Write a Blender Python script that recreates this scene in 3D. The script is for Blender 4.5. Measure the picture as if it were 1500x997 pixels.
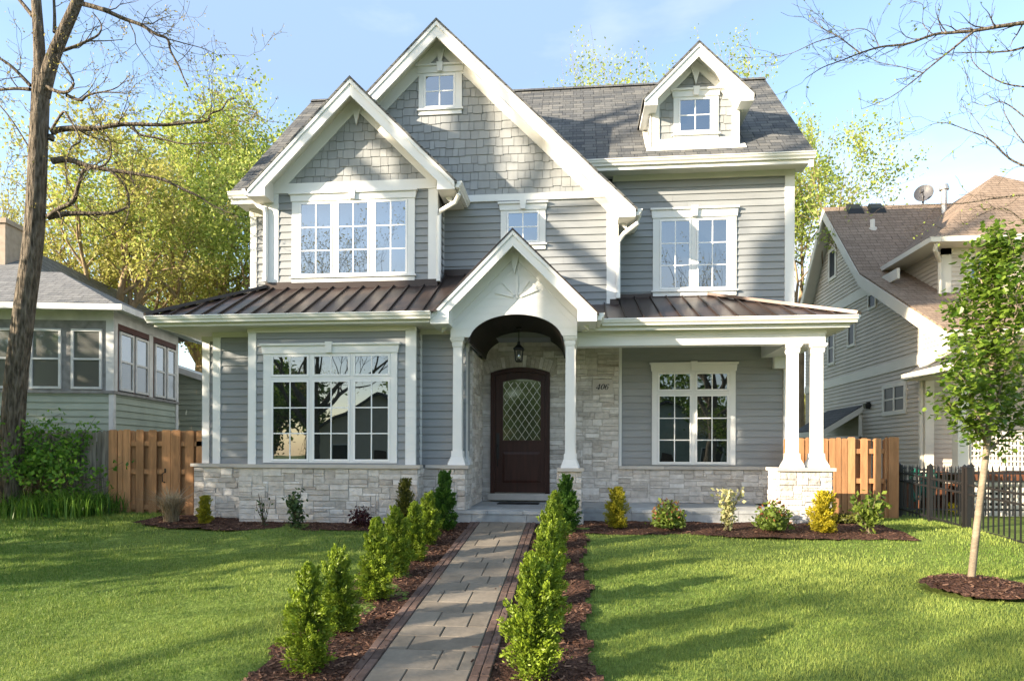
import bpy, bmesh, math, random
import numpy as np
from mathutils import Vector, Matrix

R = math.radians
random.seed(7)
NP = np.random.default_rng(11)
C = bpy.context.scene.collection
for _o in list(bpy.data.objects):
    bpy.data.objects.remove(_o)

# ------------------------------------------------------------------ camera, light, exposure
ZC = 1.14                 # eye height above the ground at the front step
YAW = R(5.48)             # camera turned a little to the left of the facade normal
ROLL = 0.0032
FPX = 970.0               # focal length in pixels of a 1500 px wide frame
HX, HY = 750.0, 663.7     # where the optical axis meets that frame (lens shifted up)
SC = bpy.context.scene
cd = bpy.data.cameras.new("camera"); cam = bpy.data.objects.new("camera", cd); C.objects.link(cam)
cd.sensor_fit = 'HORIZONTAL'; cd.sensor_width = 36.0; cd.lens = FPX / 1500.0 * 36.0
cd.shift_y = (HY - 498.5) / 1500.0
cd.clip_start = 0.1; cd.clip_end = 2000
cam.matrix_world = Matrix.Translation((0, 0, ZC)) @ Matrix.Rotation(YAW, 4, 'Z') @ Matrix.Rotation(R(90), 4, 'X') @ Matrix.Rotation(ROLL, 4, 'Z')
SC.camera = cam

SUN_D = Vector((0.83, 0.485, -0.29)).normalized()      # direction the light travels
sl = bpy.data.lights.new("sun", 'SUN'); sun = bpy.data.objects.new("sun", sl); C.objects.link(sun)
sl.energy = 5.0; sl.angle = R(0.53); sl.color = (1.0, 0.855, 0.65)
sun.rotation_euler = SUN_D.to_track_quat('-Z', 'Y').to_euler()
sun.location = (-30, -20, 20)
w = bpy.data.worlds.new("World"); SC.world = w; w.use_nodes = True
wn = w.node_tree; wn.nodes.clear()
sky = wn.nodes.new("ShaderNodeTexSky"); sky.sky_type = 'NISHITA'; sky.sun_disc = False
sky.sun_elevation = math.asin(-SUN_D.z)
sky.sun_rotation = math.atan2(-SUN_D.x, -SUN_D.y)
sky.air_density = 1.0; sky.dust_density = 1.2; sky.ozone_density = 1.0
bg = wn.nodes.new("ShaderNodeBackground"); bg.inputs[1].default_value = 0.15
wo = wn.nodes.new("ShaderNodeOutputWorld")
# thin bright cloud low in the sky, wisps higher up
tc = wn.nodes.new("ShaderNodeTexCoord"); mp = wn.nodes.new("ShaderNodeMapping")
mp.inputs['Scale'].default_value = (1.0, 1.0, 3.2)
nz = wn.nodes.new("ShaderNodeTexNoise"); nz.inputs['Scale'].default_value = 2.1; nz.inputs['Detail'].default_value = 7.0
nz.inputs['Roughness'].default_value = 0.55
sep = wn.nodes.new("ShaderNodeSeparateXYZ")
mr = wn.nodes.new("ShaderNodeMapRange"); mr.inputs[1].default_value = 0.5; mr.inputs[2].default_value = 0.75
low = wn.nodes.new("ShaderNodeMapRange"); low.inputs[1].default_value = 0.12; low.inputs[2].default_value = 0.42; low.inputs[3].default_value = 0.62; low.inputs[4].default_value = 0.0
add = wn.nodes.new("ShaderNodeMath"); add.operation = 'ADD'
mr2 = wn.nodes.new("ShaderNodeMapRange"); mr2.inputs[1].default_value = 0.52; mr2.inputs[2].default_value = 0.95; mr2.inputs[3].default_value = 0.0; mr2.inputs[4].default_value = 0.9
mixc = wn.nodes.new("ShaderNodeMix"); mixc.data_type = 'RGBA'
mixc.inputs[7].default_value = (2.9, 3.05, 3.25, 1)
L = wn.links.new
L(tc.outputs['Generated'], mp.inputs[0]); L(mp.outputs[0], nz.inputs['Vector']); L(tc.outputs['Generated'], sep.inputs[0])
L(sep.outputs[2], low.inputs[0])
az = wn.nodes.new("ShaderNodeVectorMath"); az.operation = 'DOT_PRODUCT'; az.inputs[1].default_value = (0.62, 0.78, 0.0); L(tc.outputs['Generated'], az.inputs[0])
azr = wn.nodes.new("ShaderNodeMapRange"); azr.inputs[1].default_value = 0.2; azr.inputs[2].default_value = 0.95; L(az.outputs['Value'], azr.inputs[0])
azb = wn.nodes.new("ShaderNodeMapRange"); azb.inputs[1].default_value = 0.0; azb.inputs[2].default_value = -0.7; azb.inputs[4].default_value = 0.20; L(az.outputs['Value'], azb.inputs[0])  # extra cloud behind the camera, added to brighten the shaded facade
lowb = wn.nodes.new("ShaderNodeMath"); lowb.operation = 'ADD'
lowm = wn.nodes.new("ShaderNodeMath"); lowm.operation = 'MULTIPLY'; L(low.outputs[0], lowm.inputs[0]); L(azr.outputs[0], lowm.inputs[1])
L(nz.outputs[0], add.inputs[0]); L(lowm.outputs[0], lowb.inputs[0]); L(azb.outputs[0], lowb.inputs[1]); L(lowb.outputs[0], add.inputs[1]); L(add.outputs[0], mr2.inputs[0])
L(mr2.outputs[0], mixc.inputs[0]); 
hz = wn.nodes.new("ShaderNodeMix"); hz.data_type = 'RGBA'; hz.blend_type = 'LIGHTEN'; hz.inputs[0].default_value = 1.0; hz.inputs[7].default_value = (1.10, 1.58, 2.15, 1)
L(sky.outputs[0], hz.inputs[6]); L(hz.outputs[2], mixc.inputs[6])
L(mixc.outputs[2], bg.inputs[0]); L(bg.outputs[0], wo.inputs[0])
SC.view_settings.view_transform = 'Standard'; SC.view_settings.look = 'None'
SC.view_settings.gamma = 1.0; SC.view_settings.exposure = 1.64
SC.cycles.max_bounces = 8; SC.cycles.diffuse_bounces = 4; SC.cycles.transparent_max_bounces = 8
SC.cycles.use_denoising = True
try: SC.cycles.denoiser = 'OPENIMAGEDENOISE'
except Exception: pass

# ------------------------------------------------------------------ measuring helpers (survey of the plot)
_s, _c = math.sin(YAW), math.cos(YAW)
def at(px, py, Y):
    """point on the vertical plane Y = const that a survey sight line reaches"""
    dx, dy = px - HX, HY - py
    u = (dx - ROLL * dy) / FPX; v = (dy + ROLL * dx) / FPX
    t = Y / (_c + u * _s)
    return Vector((t * (-_s + u * _c), Y, ZC + v * t))
def XP(px, Y, py=560): return at(px, py, Y).x
def ZP(px, py, Y): return at(px, py, Y).z
def att(px, py, t):
    """point at distance t along the optical axis"""
    dx, dy = px - HX, HY - py
    u = (dx - ROLL * dy) / FPX; v = (dy + ROLL * dx) / FPX
    return Vector((t * (-_s + u * _c), t * (_c + u * _s), ZC + v * t))
def gz(x, y):
    """height of the ground"""
    if y > 11.2: return 0.0
    if y > 10.4: return -0.0928 * 0.5 * (11.2 - y) ** 2 / 0.8
    if y > 1.0: return -0.0928 * (10.8 - y)
    return -0.909 - 0.02 * min(1.0 - y, 6.0)
gzv = np.vectorize(gz)

# ------------------------------------------------------------------ materials
def mat(name, col, rough=.7, spec=.35, metal=0.0, tint=0.0, noise=None, noise2=None, bump=None, stretch=None, hue=None, coat=0.0):
    """procedural surface: base colour x per-piece tint x noise, optional bump"""
    m = bpy.data.materials.new(name); m.use_nodes = True; nt = m.node_tree
    b = nt.nodes["Principled BSDF"]; b.inputs['Roughness'].default_value = rough
    b.inputs['Specular IOR Level'].default_value = spec; b.inputs['Metallic'].default_value = metal
    if coat: b.inputs['Coat Weight'].default_value = coat; b.inputs['Coat Roughness'].default_value = .15
    lk = nt.links.new
    tcn = nt.nodes.new("ShaderNodeTexCoord"); mpn = nt.nodes.new("ShaderNodeMapping"); lk(tcn.outputs['Object'], mpn.inputs[0])
    if stretch: mpn.inputs['Scale'].default_value = stretch
    rgb = nt.nodes.new("ShaderNodeRGB"); rgb.outputs[0].default_value = (*col, 1); cur = rgb.outputs[0]
    at_ = nt.nodes.new("ShaderNodeAttribute"); at_.attribute_name = 'tint'
    if hue:
        mx = nt.nodes.new("ShaderNodeMix"); mx.data_type = 'RGBA'; mx.inputs[6].default_value = (*col, 1); mx.inputs[7].default_value = (*hue, 1)
        lk(at_.outputs['Fac'], mx.inputs[0]); cur = mx.outputs[2]
    def mul(cur, fac):
        v = nt.nodes.new("ShaderNodeMix"); v.data_type = 'RGBA'; v.blend_type = 'MULTIPLY'; v.inputs[0].default_value = 1
        lk(cur, v.inputs[6]); lk(fac, v.inputs[7]); return v.outputs[2]
    if tint:
        k = nt.nodes.new("ShaderNodeMapRange"); k.inputs[3].default_value = 1 - tint; k.inputs[4].default_value = 1 + tint; k.clamp = False
        lk(at_.outputs['Fac'], k.inputs[0]); cur = mul(cur, k.outputs[0])
    for nn in (noise, noise2):
        if nn:
            n = nt.nodes.new("ShaderNodeTexNoise"); n.inputs['Scale'].default_value = nn[0]; n.inputs['Detail'].default_value = 5
            lk(mpn.outputs[0], n.inputs['Vector'])
            k = nt.nodes.new("ShaderNodeMapRange"); k.inputs[1].default_value = .3; k.inputs[2].default_value = .7
            k.inputs[3].default_value = nn[1]; k.inputs[4].default_value = nn[2]
            lk(n.outputs[0], k.inputs[0]); cur = mul(cur, k.outputs[0])
    lk(cur, b.inputs['Base Color'])
    if bump:
        n = nt.nodes.new("ShaderNodeTexNoise"); n.inputs['Scale'].default_value = bump[0]; n.inputs['Detail'].default_value = 6
        lk(mpn.outputs[0], n.inputs['Vector'])
        bp = nt.nodes.new("ShaderNodeBump"); bp.inputs['Strength'].default_value = bump[1]; bp.inputs['Distance'].default_value = bump[2]
        lk(n.outputs[0], bp.inputs['Height']); lk(bp.outputs[0], b.inputs['Normal'])
    return m

def leaf_mat(name, c1, c2, trans=.35, rough=.5):
    m = bpy.data.materials.new(name); m.use_nodes = True; nt = m.node_tree; lk = nt.links.new
    b = nt.nodes["Principled BSDF"]; b.inputs['Roughness'].default_value = rough; b.inputs['Specular IOR Level'].default_value = .3
    a = nt.nodes.new("ShaderNodeAttribute"); a.attribute_name = 'tint'
    mx = nt.nodes.new("ShaderNodeMix"); mx.data_type = 'RGBA'; mx.inputs[6].default_value = (*c1, 1); mx.inputs[7].default_value = (*c2, 1)
    lk(a.outputs['Fac'], mx.inputs[0]); lk(mx.outputs[2], b.inputs['Base Color'])
    t = nt.nodes.new("ShaderNodeBsdfTranslucent"); lk(mx.outputs[2], t.inputs[0])
    ms = nt.nodes.new("ShaderNodeMixShader"); ms.inputs[0].default_value = trans
    lk(b.outputs[0], ms.inputs[1]); lk(t.outputs[0], ms.inputs[2]); lk(ms.outputs[0], nt.nodes["Material Output"].inputs[0])
    return m

def shingle_mat(name, c1, c2, c3, bw=.30, rh=.145):
    m = bpy.data.materials.new(name); m.use_nodes = True; nt = m.node_tree; lk = nt.links.new
    b = nt.nodes["Principled BSDF"]; b.inputs['Roughness'].default_value = .9; b.inputs['Specular IOR Level'].default_value = .2
    uv = nt.nodes.new("ShaderNodeUVMap"); uv.uv_map = "uv"
    def brick(ca, cb, w_, off, fr):
        k = nt.nodes.new("ShaderNodeTexBrick"); k.inputs['Color1'].default_value = (*ca, 1); k.inputs['Color2'].default_value = (*cb, 1)
        k.inputs['Mortar'].default_value = tuple([x * .35 for x in ca]) + (1,)
        k.inputs['Scale'].default_value = 1; k.inputs['Brick Width'].default_value = w_; k.inputs['Row Height'].default_value = rh
        k.inputs['Mortar Size'].default_value = .007; k.inputs['Mortar Smooth'].default_value = .3; k.offset = off; k.offset_frequency = fr
        lk(uv.outputs[0], k.inputs['Vector']); return k
    k1 = brick(c1, c2, bw, .37, 2); k2 = brick(c2, c3, bw * .61, .29, 3)
    n = nt.nodes.new("ShaderNodeTexNoise"); n.inputs['Scale'].default_value = 2.3; n.inputs['Detail'].default_value = 3; lk(uv.outputs[0], n.inputs['Vector'])
    mx = nt.nodes.new("ShaderNodeMix"); mx.data_type = 'RGBA'; mx.inputs[0].default_value = .5
    lk(k1.outputs[0], mx.inputs[6]); lk(k2.outputs[0], mx.inputs[7])
    g = nt.nodes.new("ShaderNodeTexNoise"); g.inputs['Scale'].default_value = 60; lk(uv.outputs[0], g.inputs['Vector'])
    gm = nt.nodes.new("ShaderNodeMapRange"); gm.inputs[1].default_value = .3; gm.inputs[2].default_value = .7; gm.inputs[3].default_value = .75; gm.inputs[4].default_value = 1.25
    lk(g.outputs[0], gm.inputs[0])
    mu = nt.nodes.new("ShaderNodeMix"); mu.data_type = 'RGBA'; mu.blend_type = 'MULTIPLY'; mu.inputs[0].default_value = 1
    lk(mx.outputs[2], mu.inputs[6]); lk(gm.outputs[0], mu.inputs[7]); lk(mu.outputs[2], b.inputs['Base Color'])
    bp = nt.nodes.new("ShaderNodeBump"); bp.inputs['Strength'].default_value = .8; bp.inputs['Distance'].default_value = .012
    iv = nt.nodes.new("ShaderNodeMath"); iv.operation = 'ADD'; lk(k1.outputs[1], iv.inputs[0]); lk(k2.outputs[1], iv.inputs[1])
    ng = nt.nodes.new("ShaderNodeMath"); ng.operation = 'MULTIPLY'; ng.inputs[1].default_value = -1; lk(iv.outputs[0], ng.inputs[0])
    lk(ng.outputs[0], bp.inputs['Height']); lk(bp.outputs[0], b.inputs['Normal'])
    return m

def glass_mat(name, base, refl=.22, warp=.0, rough=.01, tintc=(.85, .93, 1.0)):
    """window pane: dark room behind, clear mirror of the street in front"""
    m = bpy.data.materials.new(name); m.use_nodes = True; nt = m.node_tree; lk = nt.links.new
    b = nt.nodes["Principled BSDF"]; b.inputs['Base Color'].default_value = (*base, 1); b.inputs['Roughness'].default_value = .6; b.inputs['Specular IOR Level'].default_value = 0
    g = nt.nodes.new("ShaderNodeBsdfGlossy"); g.inputs['Roughness'].default_value = rough; g.inputs[0].default_value = (*tintc, 1)
    lw = nt.nodes.new("ShaderNodeLayerWeight"); lw.inputs[0].default_value = .25
    ad = nt.nodes.new("ShaderNodeMath"); ad.operation = 'ADD'; ad.inputs[1].default_value = refl; ad.use_clamp = True
    lk(lw.outputs['Fresnel'], ad.inputs[0])
    ms = nt.nodes.new("ShaderNodeMixShader"); lk(ad.outputs[0], ms.inputs[0]); lk(b.outputs[0], ms.inputs[1]); lk(g.outputs[0], ms.inputs[2])
    lk(ms.outputs[0], nt.nodes["Material Output"].inputs[0])
    if warp:
        tcn = nt.nodes.new("ShaderNodeTexCoord")
        n = nt.nodes.new("ShaderNodeTexNoise"); n.inputs['Scale'].default_value = 1.6; n.inputs['Detail'].default_value = 1
        lk(tcn.outputs['Object'], n.inputs['Vector'])
        bp = nt.nodes.new("ShaderNodeBump"); bp.inputs['Strength'].default_value = warp; bp.inputs['Distance'].default_value = .02
        lk(n.outputs[0], bp.inputs['Height']); lk(bp.outputs[0], g.inputs['Normal'])
    return m

M = {}
M['siding'] = mat("grey_siding_paint", (.268, .282, .296), .65, .3, tint=.05, noise=(1.3, .94, 1.05), bump=(60, .12, .004), stretch=(1, 1, 6))
M['shake'] = mat("grey_shingle_paint", (.298, .310, .318), .7, .25, tint=.10, noise=(3, .92, 1.07), bump=(50, .2, .004), stretch=(4, 4, 1))
M['trim'] = mat("white_trim_paint", (.73, .735, .735), .45, .4, noise=(2.2, .96, 1.02))
M['sash'] = mat("white_sash", (.80, .80, .80), .35, .45)
M['gutter'] = mat("cream_white_gutter", (.76, .755, .73), .3, .5, noise=(3, .95, 1.02))
M['soffit'] = mat("soffit_paint", (.66, .65, .60), .7, .2, noise=(2, .95, 1.03))
M['stone'] = mat("pale_limestone", (.50, .46, .42), .85, .25, tint=.17, noise=(9, .84, 1.12), noise2=(1.1, .94, 1.07), bump=(13, .9, .035), hue=(.60, .575, .55))
M['mortar'] = mat("mortar", (.46, .425, .385), .95, .1, noise=(12, .85, 1.1), bump=(40, .4, .01))
M['cap'] = mat("limestone_cap", (.47, .44, .405), .8, .25, tint=.12, noise=(6, .9, 1.08), bump=(40, .25, .006))
M['bluestone'] = mat("bluestone", (.36, .375, .385), .8, .3, tint=.15, noise=(5, .8, 1.18), bump=(18, .5, .015))
M['paver'] = mat("bluestone_paver", (.20, .170, .136), .8, .3, tint=.16, noise=(3.5, .86, 1.12), noise2=(20, .9, 1.08), bump=(25, .35, .008))
M['brick'] = mat("brown_brick_paver", (.125, .082, .068), .85, .25, tint=.28, noise=(14, .8, 1.2), bump=(50, .4, .006))
M['joint'] = mat("sand_joint", (.10, .085, .07), .95, .1, noise=(30, .8, 1.2))
M['shingle'] = shingle_mat("grey_asphalt_shingle", (.018, .024, .034), (.115, .118, .122), (.235, .226, .207), .38, .15)
M['bronze'] = mat("dark_bronze_metal", (.085, .060, .052), .34, .6, metal=.55, noise=(1.6, .85, 1.15), tint=.06)
M['bronze_dark'] = mat("dark_bronze_rib", (.045, .032, .028), .4, .5, metal=.4)
M['door'] = mat("dark_mahogany", (.040, .013, .008), .45, .3, noise=(3, .7, 1.25), stretch=(6, 6, .6), bump=(20, .1, .003))
M['vault'] = mat("dark_stained_ceiling", (.012, .009, .007), .5, .3, noise=(3, .8, 1.2), stretch=(8, 1, 1))
M['black'] = mat("black_iron", (.012, .012, .013), .45, .45)
M['glass'] = glass_mat("window_glass", (.012, .014, .016), .28, .10)
M['glass_low'] = glass_mat("lower_window_glass", (.012, .014, .013), .15, .10)
M['doorglass'] = glass_mat("leaded_door_glass", (.05, .055, .035), .15, .9, .08, (.8, .82, .7))
M['glass_dim'] = mat("dim_window_glass", (.028, .033, .040), .3, .12)
M['leadline'] = mat("bevel_caming", (.55, .53, .47), .25, .6, metal=.5)
M['curtain'] = mat("curtain_cloth", (.33, .29, .20), .9, .1, noise=(4, .8, 1.1), stretch=(14, 14, .3))
M['cedar'] = mat("new_cedar", (.41, .21, .098), .75, .25, tint=.22, noise=(2.2, .78, 1.2), noise2=(9, .92, 1.08), stretch=(7, 7, .8), bump=(20, .3, .004))
M['oldwood'] = mat("weathered_grey_wood", (.26, .225, .185), .9, .15, tint=.3, noise=(3, .55, 1.3), noise2=(1.2, .8, 1.15), stretch=(9, 9, .7), bump=(20, .5, .008))
M['soil'] = mat("lawn_ground", (.13, .175, .04), .95, .1, noise=(1.1, .75, 1.25), noise2=(14, .7, 1.3), bump=(30, .6, .03))
M['mulch'] = mat("bark_mulch", (.085, .044, .031), .95, .15, tint=.0, noise=(26, .45, 1.5), noise2=(4, .8, 1.25), bump=(34, 1.0, .05))
M['chip'] = mat("bark_chip", (.07, .034, .024), .9, .2, hue=(.26, .15, .10))
M['grass'] = leaf_mat("grass_blade", (.088, .175, .022), (.37, .43, .10), .3, .6)
M['bark'] = mat("grey_brown_bark", (.175, .146, .115), .95, .1, noise=(6, .35, 1.6), noise2=(2.0, .75, 1.2), stretch=(4.5, 4.5, .75), bump=(6, 1.0, .2))
M['bark_pale'] = mat("pale_tan_bark", (.30, .225, .14), .9, .15, noise=(4, .65, 1.25), stretch=(2, 2, .8), bump=(9, .8, .04))
M['bark_young'] = mat("young_smooth_bark", (.23, .185, .135), .8, .25, noise=(5, .7, 1.2), noise2=(30, .85, 1.12), stretch=(1, 1, 3), bump=(30, .3, .01))
M['twig'] = mat("dark_twig", (.085, .06, .042), .9, .1)
M['leaf_yellow'] = leaf_mat("yellow_green_leaf", (.29, .31, .06), (.50, .47, .15), .5)
M['leaf_lime'] = leaf_mat("lime_leaf", (.22, .31, .05), (.46, .50, .13), .5)
M['leaf_green'] = leaf_mat("mid_green_leaf", (.055, .11, .016), (.17, .26, .035), .38)
M['leaf_bud'] = leaf_mat("tan_bud", (.28, .20, .07), (.40, .36, .08), .35)
M['leaf_sap'] = leaf_mat("fresh_sapling_leaf", (.065, .14, .016), (.28, .37, .055), .45, .35)
M['leaf_bramble'] = leaf_mat("bramble_leaf", (.06, .16, .02), (.22, .40, .05), .45)
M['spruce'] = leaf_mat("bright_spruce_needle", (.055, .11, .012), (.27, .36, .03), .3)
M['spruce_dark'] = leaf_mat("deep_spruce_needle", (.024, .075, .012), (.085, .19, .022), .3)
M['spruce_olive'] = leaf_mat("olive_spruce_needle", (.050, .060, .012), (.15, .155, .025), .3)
M['gold'] = leaf_mat("golden_foliage", (.24, .21, .012), (.55, .46, .03), .35)
M['goldgreen'] = leaf_mat("gold_green_foliage", (.13, .15, .012), (.42, .38, .03), .35)
M['spirea'] = leaf_mat("spirea_leaf", (.075, .13, .018), (.26, .33, .06), .4)
M['redleaf'] = leaf_mat("rusty_new_leaf", (.17, .05, .02), (.24, .11, .04), .3)
M['burgundy'] = leaf_mat("burgundy_leaf", (.030, .010, .014), (.085, .025, .030), .25)
M['holly'] = leaf_mat("holly_leaf", (.028, .060, .022), (.10, .15, .055), .25, .3)
M['cream'] = leaf_mat("cream_edged_leaf", (.22, .26, .09), (.62, .56, .30), .35)
M['dry'] = leaf_mat("dry_grass_blade", (.30, .235, .15), (.50, .41, .28), .3)
M['lily'] = leaf_mat("strap_leaf", (.04, .125, .014), (.20, .34, .05), .4, .4)
M['sage'] = mat("sage_green_siding", (.35, .40, .345), .75, .2, tint=.05, noise=(2, .88, 1.08), bump=(40, .2, .004))
M['oldwhite'] = mat("weathered_white_paint", (.64, .65, .66), .7, .25, noise=(4, .82, 1.08))
M['greyframe'] = mat("grey_window_boards", (.27, .265, .265), .8, .2, noise=(6, .7, 1.2))
M['redframe'] = mat("oxblood_frame", (.075, .020, .012), .6, .3, noise=(6, .8, 1.2))
M['screen'] = glass_mat("porch_screen", (.13, .13, .12), .10, .05, .12)
M['screen_hi'] = glass_mat("porch_upper_glass", (.17, .17, .165), .20, .35, .06)
M['oldroof'] = shingle_mat("weathered_grey_shingle", (.10, .105, .115), (.20, .20, .205), (.24, .24, .24), .33, .15)
M['chimney'] = mat("tan_chimney", (.40, .33, .27), .9, .1, noise=(7, .85, 1.1))
M['taupe'] = mat("taupe_siding", (.58, .525, .455), .7, .25, tint=.04, noise=(2, .93, 1.05))
M['taupe_trim'] = mat("cream_trim", (.70, .66, .58), .6, .3, noise=(2, .95, 1.03))
M['brownroof'] = shingle_mat("brown_shingle", (.165, .118, .088), (.265, .195, .145), (.31, .235, .18), .30, .145)
M['darkroof'] = shingle_mat("dark_shingle", (.06, .06, .065), (.10, .10, .105), (.13, .13, .13), .30, .145)
M['metal'] = mat("galvanised_pipe", (.45, .44, .42), .4, .5, metal=.7)
M['dish'] = mat("grey_dish", (.09, .09, .10), .5, .4)
M['hose'] = mat("green_hose", (.012, .14, .105), .4, .5)
M['redbrick'] = mat("brown_red_deck", (.16, .065, .035), .8, .2, noise=(8, .7, 1.2))
M['asphalt'] = mat("asphalt", (.05, .05, .052), .9, .2, noise=(40, .8, 1.2))
M['concrete'] = mat("concrete", (.36, .35, .33), .9, .2, noise=(5, .88, 1.08))
M['digit'] = mat("black_numerals", (.012, .012, .012), .5, .4)
M['mat'] = mat("dark_door_mat", (.035, .033, .032), .95, .1, noise=(60, .6, 1.3))
M['bluelites'] = mat("navy_panel", (.012, .025, .07), .4, .5)
M['flower'] = leaf_mat("yellow_bloom", (.65, .48, .02), (.75, .6, .04), .3)
M['rock'] = mat("pale_rock", (.35, .30, .26), .9, .2, noise=(10, .8, 1.15))

# ------------------------------------------------------------------ mesh building
WORLD = {}
class MB:
    def __init__(s): s.v = []; s.f = []; s.t = []; s.T = .5
    def face(s, pts, t=None):
        n = len(s.v); s.v += [tuple(p) for p in pts]; s.f.append(tuple(range(n, n + len(pts)))); s.t.append(s.T if t is None else t)
    def box(s, x0, x1, y0, y1, z0, z1, t=None):
        if x0 > x1: x0, x1 = x1, x0
        if y0 > y1: y0, y1 = y1, y0
        if z0 > z1: z0, z1 = z1, z0
        n = len(s.v)
        s.v += [(x0, y0, z0), (x1, y0, z0), (x1, y1, z0), (x0, y1, z0), (x0, y0, z1), (x1, y0, z1), (x1, y1, z1), (x0, y1, z1)]
        for q in ((0, 3, 2, 1), (4, 5, 6, 7), (0, 1, 5, 4), (1, 2, 6, 5), (2, 3, 7, 6), (3, 0, 4, 7)):
            s.f.append(tuple(n + i for i in q)); s.t.append(s.T if t is None else t)
    def frustum(s, cx, cy, a0, a1, z0, z1, b0=None, b1=None):
        """square frustum, half widths a0 (bottom) and a1 (top)"""
        b0 = a0 if b0 is None else b0; b1 = a1 if b1 is None else b1; n = len(s.v)
        s.v += [(cx - a0, cy - b0, z0), (cx + a0, cy - b0, z0), (cx + a0, cy + b0, z0), (cx - a0, cy + b0, z0),
                (cx - a1, cy - b1, z1), (cx + a1, cy - b1, z1), (cx + a1, cy + b1, z1), (cx - a1, cy + b1, z1)]
        for q in ((0, 3, 2, 1), (4, 5, 6, 7), (0, 1, 5, 4), (1, 2, 6, 5), (2, 3, 7, 6), (3, 0, 4, 7)):
            s.f.append(tuple(n + i for i in q)); s.t.append(s.T)
    def prism(s, pts, d, t=None):
        """polygon (3d points) extruded by vector d"""
        d = Vector(d); k = len(pts); n = len(s.v); P = [Vector(p) for p in pts]
        s.v += [tuple(p) for p in P] + [tuple(p + d) for p in P]; t = s.T if t is None else t
        s.f.append(tuple(range(n, n + k))); s.t.append(t)
        s.f.append(tuple(reversed(range(n + k, n + 2 * k)))); s.t.append(t)
        for i in range(k):
            j = (i + 1) % k; s.f.append((n + i, n + k + i, n + k + j, n + j)); s.t.append(t)
    def xz(s, poly, y0, y1, t=None): s.prism([(x, y0, z) for x, z in poly], (0, y1 - y0, 0), t)
    def tube(s, pts, r, n=8, cap=True):
        P = [Vector(p) for p in pts]; r = r if hasattr(r, '__len__') else [r] * len(P); base = len(s.v); up = Vector((0, 0, 1))
        for i, p in enumerate(P):
            d = (P[min(i + 1, len(P) - 1)] - P[max(i - 1, 0)]).normalized()
            a = d.cross(up) if abs(d.z) < .95 else d.cross(Vector((1, 0, 0)))
            a.normalize(); b = d.cross(a)
            for k in range(n):
                an = 2 * math.pi * (k + .5) / n; s.v.append(tuple(p + a * (math.cos(an) * r[i]) + b * (math.sin(an) * r[i])))
        for i in range(len(P) - 1):
            for k in range(n):
                k2 = (k + 1) % n
                s.f.append((base + i * n + k, base + i * n + k2, base + (i + 1) * n + k2, base + (i + 1) * n + k)); s.t.append(s.T)
        if cap:
            s.f.append(tuple(base + k for k in reversed(range(n)))); s.t.append(s.T)
            s.f.append(tuple(base + (len(P) - 1) * n + k for k in range(n))); s.t.append(s.T)
    def bar(s, p, q, w_, h, up=(0, 0, 1)):
        """rectangular bar from p to q, width w_ sideways and h along up"""
        p, q, up = Vector(p), Vector(q), Vector(up); d = (q - p).normalized(); a = d.cross(up).normalized() * (w_ / 2); b = a.cross(d).normalized() * (h / 2)
        s.prism([p - a - b, p + a - b, p + a + b, p - a + b], q - p)
    def build(s, name, m, parent=None, smooth=False):
        return mesh_obj(name, s.v, s.f, m, parent, s.t, smooth)

def finish(o, parent):
    C.objects.link(o)
    if parent is not None:
        o.parent = parent; WORLD[o] = WORLD.get(parent, Vector((0, 0, 0)))
    return o
def mesh_obj(name, verts, faces, m, parent=None, tint=None, smooth=False, uv=True):
    me = bpy.data.meshes.new(name)
    off = WORLD.get(parent, Vector((0, 0, 0))) if parent is not None else Vector((0, 0, 0))
    if off.length > 0: verts = [(a - off.x, b - off.y, c - off.z) for a, b, c in verts]
    me.from_pydata(verts, [], faces)
    me.materials.append(m)
    if tint is not None and len(tint) == len(me.polygons):
        a = me.attributes.new('tint', 'FLOAT', 'FACE'); a.data.foreach_set('value', np.asarray(tint, dtype=np.float32))
    if uv and len(me.polygons):
        me.update()
        nl = len(me.loops); nf = len(me.polygons)
        vi = np.empty(nl, np.int32); me.loops.foreach_get('vertex_index', vi)
        co = np.empty(len(me.vertices) * 3, np.float32); me.vertices.foreach_get('co', co); co = co.reshape(-1, 3)
        nm = np.empty(nf * 3, np.float32); me.polygons.foreach_get('normal', nm); nm = nm.reshape(-1, 3)
        lt = np.empty(nf, np.int32); me.polygons.foreach_get('loop_total', lt)
        nn = np.repeat(nm, lt, axis=0); P = co[vi]
        flat = np.abs(nn[:, 2]) > .98
        u = np.stack([-nn[:, 1], nn[:, 0], np.zeros(nl)], 1); u[flat] = (1, 0, 0)
        u /= np.maximum(np.linalg.norm(u, axis=1, keepdims=True), 1e-9); v = np.cross(nn, u)
        uvs = np.stack([(P * u).sum(1), (P * v).sum(1)], 1).astype(np.float32)
        l = me.uv_layers.new(name="uv"); l.data.foreach_set('uv', uvs.ravel())
    if smooth: me.polygons.foreach_set('use_smooth', np.ones(len(me.polygons), bool))
    return finish(bpy.data.objects.new(name, me), parent)

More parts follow.
